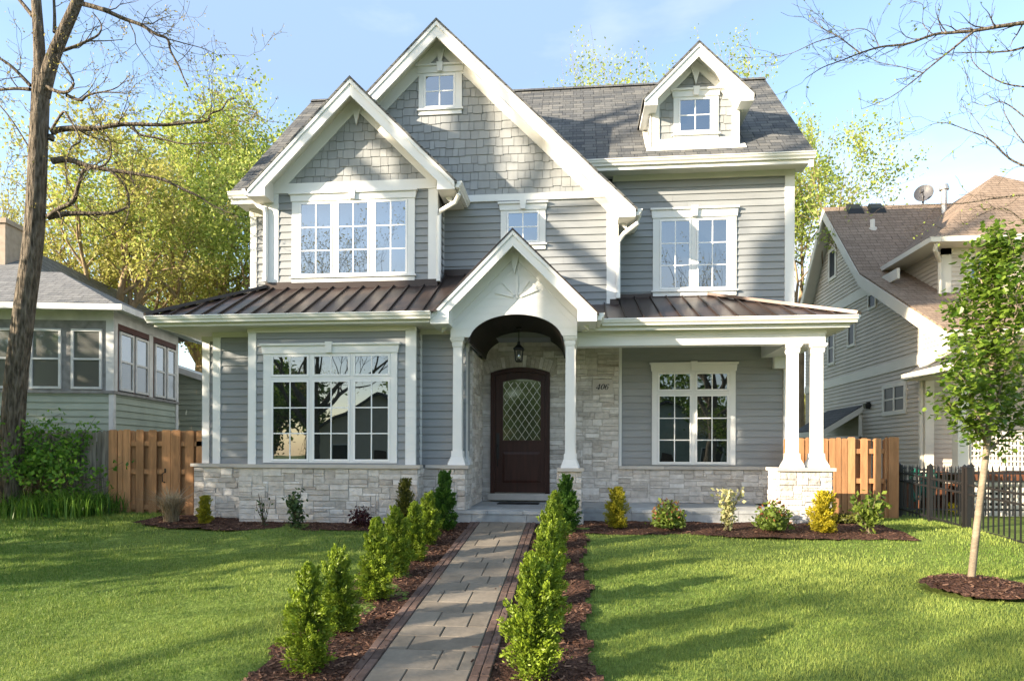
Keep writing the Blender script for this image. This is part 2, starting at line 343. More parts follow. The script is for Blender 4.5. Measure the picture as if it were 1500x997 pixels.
def np_mesh(name, V, k, m, parent=None, tint=None, smooth=False):
    """fast mesh: V (n*k,3) vertices, every k of them one face"""
    V = np.asarray(V, np.float32)
    if parent is not None: V = V - np.array(WORLD.get(parent, Vector((0, 0, 0))), np.float32)
    n = len(V) // k; me = bpy.data.meshes.new(name)
    me.vertices.add(n * k); me.vertices.foreach_set('co', V.ravel())
    me.loops.add(n * k); me.loops.foreach_set('vertex_index', np.arange(n * k, dtype=np.int32))
    me.polygons.add(n); me.polygons.foreach_set('loop_start', np.arange(0, n * k, k, dtype=np.int32))
    me.update(calc_edges=True)
    if tint is not None:
        a = me.attributes.new('tint', 'FLOAT', 'FACE'); a.data.foreach_set('value', np.asarray(tint, np.float32))
    if smooth: me.polygons.foreach_set('use_smooth', np.ones(n, bool))
    me.materials.append(m)
    return finish(bpy.data.objects.new(name, me), parent)

def tag(o, label=None, cat=None, group=None, kind=None):
    if label: o['label'] = label
    if cat: o['category'] = cat
    if group: o['group'] = group
    if kind: o['kind'] = kind
    return o
def thing(name, label, cat, loc, group=None):
    o = bpy.data.objects.new(name, None); C.objects.link(o); o.location = loc; o.empty_display_size = .2
    WORLD[o] = Vector(loc); return tag(o, label, cat, group)
def clone(root, loc, rz=0.0, sc=1.0, label=None, group=None):
    r = root.copy(); C.objects.link(r); r.location = loc; r.rotation_euler = (0, 0, rz); r.scale = (sc, sc, sc)
    if label: r['label'] = label
    if group: r['group'] = group
    for ch in root.children:
        c = ch.copy(); C.objects.link(c); c.parent = r
        for g in ch.children:
            d = g.copy(); C.objects.link(d); d.parent = c
    return r

def clip(poly, a, b, c):
    out = []; n = len(poly)
    for i in range(n):
        p, q = poly[i], poly[(i + 1) % n]; dp = a * p[0] + b * p[1] + c; dq = a * q[0] + b * q[1] + c
        if dp >= 0: out.append(p)
        if (dp >= 0) != (dq >= 0):
            t = dp / (dp - dq); out.append((p[0] + t * (q[0] - p[0]), p[1] + t * (q[1] - p[1])))
    return out
def area(p): return abs(sum(p[i][0] * p[(i + 1) % len(p)][1] - p[(i + 1) % len(p)][0] * p[i][1] for i in range(len(p)))) / 2
def rect(x0, x1, z0, z1): return [(x0, z0), (x1, z0), (x1, z1), (x0, z1)]

def siding(mb, o, d, poly, e=.133, lip=.020):
    """clapboards on a wall: origin o, horizontal unit dir d (outward normal to its right), outline poly in (s, z)"""
    n = (d[1], -d[0]); zmin = min(p[1] for p in poly); zmax = max(p[1] for p in poly)
    k0 = math.floor(zmin / e)
    def w3(s, z, out): return (o[0] + d[0] * s + n[0] * out, o[1] + d[1] * s + n[1] * out, z)
    for k in range(k0, int(math.ceil(zmax / e)) + 1):
        za, zb = k * e, (k + 1) * e
        st = clip(clip(poly, 0, 1, -za), 0, -1, zb)
        if len(st) < 3 or area(st) < 1e-5: continue
        t = random.random(); sa, sb_ = min(p[0] for p in st), max(p[0] for p in st); cuts = [sa - 1]; q = sa + random.uniform(.5, 3.4)
        while q < sb_ - .4: cuts.append(q); q += random.uniform(2.2, 3.6)
        cuts.append(sb_ + 1)
        for ca_, cb_ in zip(cuts[:-1], cuts[1:]):
            pc = clip(clip(st, 1, 0, -(ca_ + .0015)), -1, 0, cb_ - .0015)
            if len(pc) >= 3: mb.face([w3(s, z, .003 + lip * (1 - (z - za) / e)) for s, z in pc], random.random())
        bs = [s for s, z in st if abs(z - za) < 1e-6]
        if len(bs) >= 2:
            a, b = min(bs), max(bs)
            mb.face([w3(a, za, 0), w3(b, za, 0), w3(b, za, .003 + lip), w3(a, za, .003 + lip)], t)
def shakes(mb, o, d, poly, row=.158):
    n = (d[1], -d[0]); zmin = min(p[1] for p in poly); zmax = max(p[1] for p in poly); smin = min(p[0] for p in poly); smax = max(p[0] for p in poly)
    N = Vector((n[0], n[1], 0))
    z = zmin - .02
    while z < zmax:
        s = smin - random.random() * .2
        while s < smax:
            wd = random.choice((.10, .13, .15, .18, .21, .23)) * random.uniform(.92, 1.08); dz = random.choice((0, 0, .008, .016, .024))
            q = rect(s + .0032, s + wd - .0032, z - dz, z + row)
            for i in range(len(poly)):                      # convex outline, anticlockwise
                p0, p1 = poly[i], poly[(i + 1) % len(poly)]; ex, ez = p1[0] - p0[0], p1[1] - p0[1]
                q = clip(q, -ez, ex, ez * p0[0] - ex * p0[1])
                if len(q) < 3: break
            if len(q) >= 3 and area(q) > 1e-5:
                j = random.uniform(0, .004)
                f = [Vector((o[0] + d[0] * a, o[1] + d[1] * a, b)) + N * (.006 + j + .013 * max(0, (z + row - b) / row)) for a, b in q]
                bk = [Vector((o[0] + d[0] * a, o[1] + d[1] * a, b)) for a, b in q]; t = random.random()
                mb.face(f, t)
                for i in range(len(q)):
                    k = (i + 1) % len(q); mb.face([bk[i], bk[k], f[k], f[i]], t)
            s += wd
        z += row

def ashlar(mb, back, o, d, s0, s1, z0, z1, skip=None, cell=.046, gap=.006, rng=None):
    """random coursed stone face; outward normal to the right of d. skip(s, z) -> True where no stone goes"""
    rng = rng or random; n = (d[1], -d[0]); W = max(1, int(round((s1 - s0) / cell))); H = max(1, int(round((z1 - z0) / cell)))
    cs, cz = (s1 - s0) / W, (z1 - z0) / H; used = [[False] * W for _ in range(H)]
    if skip:
        for r in range(H):
            for c in range(W):
                if skip(s0 + (c + .5) * cs, z0 + (r + .5) * cz): used[r][c] = True
    def w3(s, z, out): return (o[0] + d[0] * s + n[0] * out, o[1] + d[1] * s + n[1] * out, z)
    for r in range(H):
        for c in range(W):
            if used[r][c]: continue
            h = rng.choice((1, 1, 2, 2, 2, 2, 3)); wd = rng.choice((4, 5, 6, 7, 8, 9)) if h > 1 else rng.choice((5, 6, 7, 8))
            if h == 3: wd = rng.choice((4, 5, 6, 7))
            k = 0
            while k < wd and c + k < W and not used[r][c + k]: k += 1
            if c + k < W and W - (c + k) == 1 and not used[r][c + k]: k += 1
            wd = k; hh = 1
            while hh < h and r + hh < H and not any(used[r + hh][c:c + wd]): hh += 1
            if r + hh < H and H - (r + hh) == 1 and not any(used[r + hh][c:c + wd]) and hh < 3: hh += 1
            for a in range(hh):
                for b in range(wd): used[r + a][c + b] = True
            a0, a1 = s0 + c * cs + gap / 2, s0 + (c + wd) * cs - gap / 2; b0, b1 = z0 + r * cz + gap / 2, z0 + (r + hh) * cz - gap / 2
            dep = .018 + rng.uniform(-.006, .010); t = min(1, max(0, rng.gauss(.5, .24))); iv = .007
            j = lambda: dep + rng.uniform(-.004, .004); jj = lambda: rng.uniform(-.004, .004)
            ba = [(a0, b0), (a1, b0), (a1, b1), (a0, b1)]
            fr = [(a0 + iv + jj(), b0 + iv + jj()), (a1 - iv + jj(), b0 + iv + jj()), (a1 - iv + jj(), b1 - iv + jj()), (a0 + iv + jj(), b1 - iv + jj())]
            F = [w3(s, z, j()) for s, z in fr]; B = [w3(s, z, -.01) for s, z in ba]; Mi = [w3(s, z, dep * .55) for s, z in ba]
            mb.face(F, t)
            for i in range(4):
                k2 = (i + 1) % 4; mb.face([Mi[i], Mi[k2], F[k2], F[i]], t); mb.face([B[i], B[k2], Mi[k2], Mi[i]], t)
    if back is not None:
        back.prism([w3(s0, z0, .004), w3(s1, z0, .004), w3(s1, z1, .004), w3(s0, z1, .004)], (-n[0] * .06, -n[1] * .06, 0))

# ------------------------------------------------------------------ the house: planes (distance from the camera) and levels
LB, SB, FL, UB, G, MW, DW = 10.75, 11.12, 11.5, 11.72, 12.33, 12.97, 12.90
FLOOR = .203
EX = (1, 0)
house = thing("house", "grey two-storey house with white gables, pale stone base and arched front entry", "house", (-1.0, 12.33, 0))
H = house

def window(parent, y, x0, x1, zb, zt, sashes, zones, head=None, sill=True, gl='glass', key=True, cols=2, name="window", flat=False):
    """x0..x1 casing, zb..zt casing below the head board; sashes [(xa, xb)], zones [(za, zb, rows)]; head (z0, z1)"""
    c = MB(); d = .036
    xs = sorted(sashes); zs = sorted(zones)
    zlo, zhi = zs[0][0], zs[-1][1]
    c.box(x0, xs[0][0], y - d, y + .02, zb, zt); c.box(xs[-1][1], x1, y - d, y + .02, zb, zt)
    for (a, b), (a2, b2) in zip(xs[:-1], xs[1:]): c.box(b, a2, y - d + .004, y + .02, zlo, zhi)
    c.box(xs[0][0], xs[-1][1], y - d + .002, y + .02, zb, zlo); c.box(xs[0][0], xs[-1][1], y - d + .002, y + .02, zhi, zt)
    for (a, b, r), (a2, b2, r2) in zip(zs[:-1], zs[1:]):
        for (xa, xb) in xs: c.box(xa, xb, y - d + .006, y + .02, b, a2)
    W = c.build(name, M['trim'], parent)
    sub = parent if flat else W
    for (xa, xb) in xs:
        for (za, zc, rows) in zs:
            s = MB(); f = .038; ys0, ys1 = y - .040, y - .016
            s.box(xa + .004, xa + f, ys0, ys1, za + .004, zc - .004); s.box(xb - f, xb - .004, ys0, ys1, za + .004, zc - .004)
            s.box(xa + f, xb - f, ys0, ys1, za + .004, za + f); s.box(xa + f, xb - f, ys0, ys1, zc - f, zc - .004)
            mw = .010
            for k in range(1, cols):
                xm = xa + f + (xb - xa - 2 * f) * k / cols; s.box(xm - mw, xm + mw, ys0 + .004, ys1, za + f, zc - f)
            for k in range(1, rows):
                zm = za + f + (zc - za - 2 * f) * k / rows; s.box(xa + f, xb - f, ys0 + .006, ys1, zm - mw, zm + mw)
            s.build("sash", M['sash'], sub)
            p = MB(); tl = random.uniform(-.002, .002); tw = random.uniform(-.002, .002)
            p.face([(xa + f - .002, y - .0295 - tw, za + f - .002), (xb - f + .002, y - .0295 + tw, za + f - .002), (xb - f + .002, y - .0295 + tl + tw, zc - f + .002), (xa + f - .002, y - .0295 + tl - tw, zc - f + .002)])
            p.build("pane", M[gl], sub)
    if head:
        h = MB(); a, b = head; e = .05; cm = (x0 + x1) / 2
        h.xz([(x0 - .015, a), (x1 + .015, a), (x1 + .03, b - .035), (x0 - .03, b - .035)], y - .052, y + .02)
        h.box(x0 - e, x1 + e, y - .085, y + .02, b - .035, b)
        if key: h.xz([(cm - .045, a + .005), (cm + .045, a + .005), (cm + .062, b + .02), (cm - .062, b + .02)], y - .098, y - .03)
        h.build("head_trim", M['trim'], sub)
    if sill:
        s = MB(); s.box(x0 - .03, x1 + .03, y - .075, y + .02, zb - .028, zb); s.box(x0, x1, y - .042, y + .02, zb - .105, zb - .028)
        s.build("sill", M['trim'], sub)
    return W

def board(y, px0, px1, z0, z1, name="corner_board", proud=.03, thick=.05):
    m = MB(); m.box(XP(px0, y), XP(px1, y), y - proud, y - proud + thick, z0, z1); return m.build(name, M['trim'], H)

# --- solid core behind the cladding
core = MB()
core.box(-6.22, .72, G + .02, 19.0, 3.3, 5.9); core.box(-6.22, XP(700, DW) - .1, G + .02, 19.0, -.1, 3.3); core.box(-2.2, .9, MW + .05, 19.0, -.1, 3.3); core.box(.72, 4.02, MW + .02, 19.0, -.1, 6.4)
core.box(XP(395, UB), XP(637, UB), UB + .02, G + .1, 3.6, 5.95)
core.box(XP(314, SB), XP(690, SB) - .1, SB + .02, G + .1, -.1, 3.25); core.box(XP(298, FL), XP(320, FL), FL + .02, G + .1, -.1, 3.25)
core.box(XP(365, LB), XP(607, LB), LB + .02, SB + .1, -.1, 3.25)
core.xz([(-6.2, 5.9), (.7, 5.9), (-2.56, 9.0)], G + .03, 15.2); core.xz([(XP(396, UB), 5.9), (XP(637, UB), 5.9), (-3.97, 7.4)], UB + .03, G + .1)
core.build("wall_core", M['siding'], H)

# --- stone base
random.seed(21)
xLB0, xLB1 = XP(351, LB - .13), XP(612.6, LB - .13); CAPL = .945
def stone_part(name, specs):
    if name == "stone_base" and len(specs) > 1:
        for sp in specs: stone_part(name, [sp])
        return
    a, b = MB(), MB(); b.T = .4
    for sp in specs: ashlar(a, b, *sp)
    q = a.build(name, M['stone'], H); b.build("mortar_joint", M['mortar'], q); return q
stone_part("stone_base", [((0, LB - .13), EX, xLB0, xLB1, -.2, .885), ((xLB1, LB - .13), (0, 1), 0, .38, -.2, .885)])
stone_part("stone_base", [((0, SB - .13), EX, XP(299, SB - .13), xLB0 + .1, -.2, .885), ((0, FL - .13), EX, XP(285, FL - .13), XP(305, FL - .13), -.2, .885)])
xP0, xP1 = XP(649.7, 10.75), XP(681.8, 10.75)
stone_part("stone_base", [((0, SB - .13), EX, xLB1, xP0 + .1, -.2, .885)])
cap = MB()
cap.box(xLB0 - .05, xLB1 + .05, LB - .19, LB + .03, .887, CAPL, .5)
cap.box(XP(299, SB - .13) - .05, xLB0 - .05, SB - .19, SB + .03, .887, CAPL - .002, .3); cap.box(XP(285, FL - .13) - .04, XP(299, SB - .13) - .05, FL - .19, FL + .03, .887, CAPL - .004, .6)
cap.box(xLB1 + .05, xP0 - .05, SB - .19, SB + .03, .887, CAPL - .003, .35)
cap.build("stone_cap", M['cap'], H)
# --- lower siding
sd = MB(); SOF = 3.235
siding(sd, (0, LB), EX, rect(XP(364.5, LB), XP(607, LB), CAPL, SOF)); sd.build("siding_wall", M['siding'], H)
sd = MB(); siding(sd, (XP(607, LB), LB), (0, 1), rect(0, SB - LB, CAPL, SOF)); sd.build("siding_wall", M['siding'], H); sd = MB(); siding(sd, (0, SB), EX, rect(XP(607, LB), XP(706, DW) - .02, CAPL, SOF)); sd.build("siding_wall", M['siding'], H)
sd = MB(); siding(sd, (0, SB), EX, rect(XP(313, SB), XP(368, SB), CAPL, SOF)); sd.build("siding_wall", M['siding'], H); sd = MB(); siding(sd, (0, FL), EX, rect(XP(297.5, FL), XP(316, FL), CAPL, SOF)); sd.build("siding_wall", M['siding'], H)
sd = MB(); siding(sd, (XP(297.5, FL), 19), (0, -1), rect(0, 19 - FL, .0, SOF)); sd.build("siding_wall", M['siding'], H); sd = MB(); siding(sd, (-6.28, 19), (0, -1), rect(0, 19 - G, SOF, 5.95)); sd.build("siding_wall", M['siding'], H)
sd = MB(); siding(sd, (4.07, MW), (0, 1), rect(0, 6.0, .0, 6.5)); sd.build("siding_wall", M['siding'], H)
board(LB, 364.5, 376, CAPL, SOF); board(LB, 594.5, 607, CAPL, SOF); board(SB, 313, 324, CAPL, SOF); board(FL, 297.5, 308, CAPL, SOF); board(SB, 614, 618.5, CAPL, SOF, proud=.025)
m = MB(); m.box(XP(607, LB), XP(607, LB) + .03, LB - .03, LB + .03, CAPL, SOF); m.build("corner_board", M['trim'], H)
m = MB()
for y, a, b in ((LB, 364.5, 607), (SB, 313, 364), (SB, 614, 690), (FL, 297.5, 313)): m.box(XP(a, y) - .01, XP(b, y) + .012, y - .042, y + .02, SOF - .075, SOF + .02)
m.build("frieze_board", M['soffit'], H)

# --- metal porch roofs
ZE_L, ZE_R, PL, PR = 3.39, 3.363, .555, .413
YE_L, YE_R = 10.34, 11.04
XEL, XER = -7.08, 4.47
def zl(y): return ZE_L + PL * (y - YE_L)
def zr(y): return ZE_R + PR * (y - YE_R)
xub0, xub1 = XP(393, UB), XP(638.5, UB)
r = MB()
r.face([(XEL, YE_L, ZE_L), (-2.2, YE_L, ZE_L), (-2.2, UB, zl(UB)), (XEL + (UB - YE_L), UB, zl(UB))])
r.face([(xub1, UB, zl(UB)), (-.8, UB, zl(UB)), (-.8, G, zl(G)), (xub1, G, zl(G))]); r.face([(-2.2, YE_L + .6, zl(YE_L + .6)), (-.8, YE_L + .6, zl(YE_L + .6)), (-.8, UB, zl(UB)), (-2.2, UB, zl(UB))])
r.face([(XEL, YE_L, ZE_L), (XEL + (G - YE_L), G, zl(G)), (XEL + (G - YE_L), 14.5, zl(G)), (XEL, 14.5, ZE_L)])
RL = r.build("metal_porch_roof", M['bronze'], H)
s = MB(); sp = .283
x = XEL + .12; nrm = Vector((0, -PL, 1)).normalized()
k = 0
while x < -2.25:
    ytop = min(UB, YE_L + (x - XEL)) if x < xub0 + .02 else UB
    if x > xub1: ytop = G
    if ytop - YE_L > .1: s.bar((x, YE_L - .01, zl(YE_L - .01) + .016), (x, ytop, zl(ytop) + .016), .022, .036, nrm)
    x += sp
for x in (-2.08, -1.8, -.4):
    s.bar((x, UB, zl(UB) + .016), (x, G, zl(G) + .016), .022, .036, nrm)
y = YE_L + .25
while y < 14.4:
    xt = min(XEL + (y - YE_L), XEL + (G - YE_L)); s.bar((XEL - .01, y, ZE_L + .016), (xt, y, zl(YE_L + xt - XEL) + .016), .022, .036, Vector((-PL, 0, 1)).normalized()); y += sp
s.build("seam", M['bronze_dark'], RL)
s = MB(); s.bar((XEL - .02, YE_L - .02, ZE_L + .03), (XEL + (UB - YE_L), UB, zl(UB) + .035), .15, .05); s.build("hip_cap", M['bronze_dark'], RL)
s = MB(); s.box(xub0 - .05, xub1 + .03, UB - .035, UB + .02, zl(UB) - .02, zl(UB) + .105); s.box(xub1 + .03, -.8, G - .035, G + .02, zl(G) - .02, zl(G) + .1)
s.box(XP(893, G) - .0, XP(906, G), G - .035, G + .02, zr(G) - .02, zr(G) + .085)
s.box(xub1 - .02, xub1 + .03, UB, G, zl(UB), zl(UB) + .1); s.build("wall_flashing", M['bronze_dark'], RL)
r = MB(); xg = .79
xh = XER - (MW - YE_R)
r.face([(-.3, YE_R, ZE_R), (XER, YE_R, ZE_R), (xh, MW, zr(MW)), (-.3, MW, zr(MW))])
r.face([(XER, YE_R, ZE_R), (XER, 14.8, ZE_R), (xh, 14.8, zr(MW)), (xh, MW, zr(MW))])
RR = r.build("metal_porch_roof", M['bronze'], H)
s = MB(); nrm = Vector((0, -PR, 1)).normalized(); x = .22
while x < XER - .1:
    ytop = MW if x < xh else YE_R + (XER - x)
    if x < xg: ytop = G
    s.bar((x, YE_R - .01, zr(YE_R - .01) + .016), (x, ytop, zr(ytop) + .016), .022, .036, nrm); x += .30
y = YE_R + .3
while y < 14.7:
    xt = max(xh, XER - (y - YE_R)); s.bar((XER + .01, y, ZE_R + .016), (xt, y, zr(YE_R + XER - xt) + .016), .022, .036, Vector((PR, 0, 1)).normalized()); y += .3
s.build("seam", M['bronze_dark'], RR)
s = MB(); s.bar((XER + .02, YE_R - .02, ZE_R + .03), (xh, MW, zr(MW) + .035), .15, .05); s.build("hip_cap", M['bronze'], RR)
s = MB(); s.box(xg + .05, xh + .05, MW - .035, MW + .02, zr(MW) - .02, zr(MW) + .06); s.build("wall_flashing", M['bronze_dark'], RR)

def gutter(pts_dir, name="gutter"):
    """K-style gutter: start, end, outward direction, top height"""
    p, q, o = pts_dir; p, q, o = Vector(p), Vector(q), Vector(o)
    prof = [(0, 0), (.115, 0), (.115, -.018), (.10, -.03), (.095, -.055), (.065, -.085), (.06, -.11), (0, -.11)]
    m = MB(); m.prism([p + o * a + Vector((0, 0, b)) for a, b in prof], q - p); return m.build(name, M['gutter'], H)
gutter(((XEL, YE_L + .06, ZE_L), (-2.30, YE_L + .06, ZE_L), (0, -1, 0))); gutter(((XEL + .06, YE_L, ZE_L), (XEL + .06, 14.5, ZE_L), (-1, 0, 0)))
gutter(((XP(882, YE_R), YE_R + .06, ZE_R), (XER, YE_R + .06, ZE_R), (0, -1, 0))); gutter(((XER - .06, YE_R, ZE_R), (XER - .06, 14.8, ZE_R), (1, 0, 0)))
m = MB(); m.box(XEL + .07, -2.335, YE_L + .09, YE_L + .13, SOF - .002, ZE_L - .02); m.box(XEL + .07, XEL + .11, YE_L + .13, 14.5, SOF - .002, ZE_L - .02); m.build("fascia", M['gutter'], H)
m = MB(); m.box(XEL + .11, -2.05, YE_L + .13, G, SOF + .006, SOF + .03); m.build("soffit", M['soffit'], H)
m = MB(); m.box(.15, XER - .08, YE_R + .09, YE_R + .13, 3.19, ZE_R - .02); m.box(XER - .12, XER - .08, YE_R + .13, 14.8, 3.19, ZE_R - .02); m.build("fascia", M['gutter'], H)
m = MB(); m.box(.1, XER - .12, YE_R + .13, 14.8, 3.2, 3.22); m.build("soffit", M['soffit'], H)
# porch beams
m = MB(); xB1 = XP(1209, 11.33)
m.box(XP(846, 11.33) - .02, xB1, 11.33, 11.55, 2.965, 3.2); m.box(XP(846, 11.33), xB1 + .015, 11.315, 11.56, 3.13, 3.199); m.build("porch_beam", M['trim'], H)
m = MB(); m.box(XP(1150, 11.5), xB1 - .02, 11.55, MW, 2.965, 3.2); m.box(XP(1131, MW), XP(1160, MW), MW - .15, MW, 2.75, 3.2); m.build("porch_beam", M['trim'], H)

# --- upper walls
sd = MB(); siding(sd, (0, UB), EX, rect(xub0, xub1, zl(UB) - .05, 5.92)); sd.build("siding_wall", M['siding'], H)
sd = MB(); siding(sd, (xub1, UB), (0, 1), rect(0, G - UB, zl(UB) - .05, 5.92)); sd.build("siding_wall", M['siding'], H); sd = MB(); siding(sd, (xub0, G), (0, -1), rect(0, G - UB, 3.9, 5.92)); sd.build("siding_wall", M['siding'], H)
sd = MB(); siding(sd, (0, G), EX, rect(-6.28, xub0 + .1, 3.7, 5.95)); sd.build("siding_wall", M['siding'], H); sd = MB(); siding(sd, (0, G), EX, rect(xub1 - .05, .765, 3.7, 5.9)); sd.build("siding_wall", M['siding'], H)
sd = MB(); siding(sd, (.765, G), (0, 1), rect(0, MW - G, 3.6, 5.9)); sd.build("siding_wall", M['siding'], H); sd = MB(); siding(sd, (0, MW), EX, rect(.77, 4.07, 3.7, 6.45)); sd.build("siding_wall", M['siding'], H)
board(UB, 393, 408, zl(UB) + .05, 5.95); board(UB, 627, 638.5, zl(UB) + .05, 5.95); board(G, 367, 376, 3.8, 5.95); board(G, 888, 905, 3.9, 5.9); board(MW, 1148.5, 1160, 3.7, 6.45); board(G, 648.6, 650.2, zl(G), 5.9, proud=.025)
m = MB(); m.box(4.07, 4.10, MW - .03, MW + .12, -.0, 6.45); m.build("corner_board", M['trim'], H)
m = MB(); m.box(xub1, xub1 + .03, UB - .03, UB + .1, zl(UB), 5.95); m.build("corner_board", M['trim'], H)
m = MB(); m.box(xub0, xub1, UB - .045, UB + .02, 5.885, 6.06); m.build("band_board", M['trim'], H)
m = MB(); m.box(xub1, .765, G - .045, G + .02, 5.85, 5.975); m.build("band_board", M['trim'], H)
m = MB(); m.box(.70, 4.10, MW - .045, MW + .02, 6.40, 6.56); m.build("frieze_board", M['soffit'], H)
m = MB(); m.box(-6.31, xub0, G - .045, G + .02, 5.70, 5.95); m.build("frieze_board", M['soffit'], H)
# shingled gables
GX, GZ, GH = -2.56, 9.09, 3.61
UX, UZ, UH = -3.97, 7.76, 1.87
sk = MB(); shakes(sk, (0, G), EX, [(-5.7, 5.97), (.75, 5.97), (GX, 8.85)]); sk.build("shingle_gable", M['shake'], H)
sk = MB(); shakes(sk, (0, UB), EX, [(UX - 1.52, 6.05), (UX + 1.52, 6.05), (UX, 7.57)]); sk.build("shingle_gable", M['shake'], H)

def gable(P, cx, za, hl, hr, s, yb, yw, yl, yr, bh, kick, ret, names, roofm, zfr=.36, crown=.08, under=.05, left_end=True, kid=None):
    """front gable roof: apex (cx, za), half widths, slope, barge plane, wall plane, how far each slope runs back"""
    def z(x): return za - s * abs(x - cx)
    sh = MB(); xl, xr = cx - hl, cx + hr; e = .035
    sh.xz([(cx, za), (xr + e, z(xr + e)), (xr + e, z(xr + e) - under), (cx, za - under)], yb - .03, yr)
    sh.xz([(xl - e, z(xl - e)), (cx, za), (cx, za - under), (xl - e, z(xl - e) - under)], yb - .03, yl)
    roof = sh.build(names[0], roofm, P)
    for sg, hw, real in ((1, hr, True), (-1, hl, left_end)):
        b = MB(); X = lambda a: cx + sg * a; zz = lambda a: za - under - s * a
        bot = zz(hw) - kick
        if real: poly = [(0, zz(0)), (hw, zz(hw)), (hw, bot), (hw - ret, bot), (hw - ret, zz(hw - ret) - bh), (0, zz(0) - bh)]
        else: poly = [(0, zz(0)), (hw, zz(hw)), (hw, zz(hw) - bh), (0, zz(0) - bh)]
        b.xz([(X(a), c) for a, c in poly], yb, yb + .04)
        b.xz([(X(0), zz(0)), (X(hw), zz(hw)), (X(hw), zz(hw) - crown), (X(0), zz(0) - crown)], yb - .022, yb)
        b.build("bargeboard", M['trim'], P)
        so = MB(); yk = yr if sg > 0 else yl
        so.xz([(X(0), zz(0)), (X(hw), zz(hw)), (X(hw), zz(hw) - .09), (X(0), zz(0) - .09)], yb + .04, yw + .02)
        if real: so.xz([(X(hw), zz(hw)), (X(hw), bot + .003), (X(hw - ret), bot + .003), (X(hw - ret), zz(hw - ret))], yb + .04, min(yk, yw + .6))
        so.build("soffit", M['soffit'] if P is H else M['trim'], P)
        f = MB(); hf = hw - .12 if real else hw
        f.xz([(X(0), zz(0) - .08), (X(hf), zz(hf) - .08), (X(hf), zz(hf) - zfr), (X(0), zz(0) - zfr)], yw - .035, yw + .02); f.build("frieze_board", M['trim'], P)
    k = MB(); k.xz([(cx - .09, za - bh - under - .02), (cx + .09, za - bh - under - .02), (cx, za - bh - under - .36)], yw - .07, yw - .03)
    k.build("apex_drop", M['trim'], P)
    return roof
gable(H, GX, GZ, 2.1, GH, .985, 11.93, G, 15.0, 15.0, .28, .13, .30, ("gable_roof",), M['shingle'], left_end=False)
gable(H, UX, UZ, UH, UH, 1.0, 11.32, UB, 13.7, 12.9, .28, .125, .31, ("gable_roof",), M['shingle'])
def gut_y(x, y0, y1, z, o): return gutter(((x, y0, z), (x, y1, z), (o, 0, 0)))
gut_y(UX + UH + .01, 11.34, 12.3, UZ - UH - .035, 1); gut_y(GX + GH + .01, 11.95, 12.95, GZ - .985 * GH - .035, 1); gut_y(UX - UH - .01, 11.34, 11.8, UZ - UH - .035, -1)

# main roof
YR, ZR_, PM = 15.75, 9.79, .97
def zm(y): return 6.64 + PM * (y - 12.5)
r = MB()
def slab(x0, x1, y0, y1):
    r.prism([(x0, y0, zm(y0)), (x1, y0, zm(y0)), (x1, y1, zm(y1)), (x0, y1, zm(y1))], (0, 0, -.06))
slab(-6.48, -4.0, 11.86, YR); slab(-4.0, 4.31, 12.5, YR)
r.prism([(-6.48, YR, zm(YR)), (4.31, YR, zm(YR)), (4.31, 19.4, zm(YR) - PM * 3.65), (-6.48, 19.4, zm(YR) - PM * 3.65)], (0, 0, -.06))
r.prism([(-6.48, YR - .12, zm(YR) - .07), (-6.48, YR, zm(YR) + .035), (-6.48, YR + .12, zm(YR) - .07)], (10.79, 0, 0))
r.build("main_roof", M['shingle'], H)
m = MB()
for x0, x1 in ((-6.46, -6.38), (4.21, 4.29)):
    m.prism([(x0, 12.5, zm(12.5) - .06), (x0, YR, zm(YR) - .06), (x0, YR, zm(YR) - .28), (x0, 12.5, zm(12.5) - .28)], (x1 - x0, 0, 0))
m.box(-.3, 4.29, 12.52, 12.56, 6.44, 6.6); m.box(-6.46, -5.5, 11.88, 11.92, 5.80, 5.99); m.build("fascia", M['gutter'], H)
m = MB(); m.box(-.3, 4.27, 12.56, MW + .1, 6.5, 6.53); m.box(-6.44, -5.5, 11.92, G + .1, 5.86, 5.89); m.build("soffit", M['soffit'], H)
gutter(((-.3, 12.53, 6.62), (4.31, 12.53, 6.62), (0, -1, 0))); gutter(((-6.48, 11.89, 6.0), (xub0 + .05, 11.89, 6.0), (0, -1, 0)))
m = MB()
for x0, x1 in ((-6.28, -6.24), (4.03, 4.07)): m.prism([(x0, MW, 6.3), (x0, 19, 6.3), (x0, 19, 6.5), (x0, YR, 9.55), (x0, MW, 6.95)], (x1 - x0, 0, 0))
m.build("siding_wall", M['siding'], H)

# --- upper windows
def zx(y, *p): return [XP(a, y, 400) for a in p]
y = UB; xs = zx(y, 428.5, 439, 488, 494, 542, 548, 597.5, 608)
window(H, y, xs[0], xs[7], ZP(520, 404.5, y), ZP(520, 293.5, y), [(xs[1], xs[2]), (xs[3], xs[4]), (xs[5], xs[6])], [(ZP(520, 403.5, y), ZP(520, 295, y), 3)], (ZP(520, 293.5, y), ZP(520, 281, y)))
y = G; xs = zx(y, 733.5, 742, 790, 799)
window(H, y, xs[0], xs[3], ZP(767, 358, y), ZP(767, 308.5, y), [(xs[1], xs[2])], [(ZP(767, 356, y), ZP(767, 310, y), 2)], (ZP(767, 308.5, y), ZP(767, 297, y)))
y = MW; xs = zx(y, 956, 965.5, 1012, 1019.5, 1066.5, 1078)
window(H, y, xs[0], xs[5], ZP(1017, 425.5, y), ZP(1017, 319, y), [(xs[1], xs[2]), (xs[3], xs[4])], [(ZP(1017, 424, y), ZP(1017, 321, y), 3)], (ZP(1017, 319, y), ZP(1017, 305, y)))
y = G; xs = zx(y, 613, 620.5, 666.5, 676)
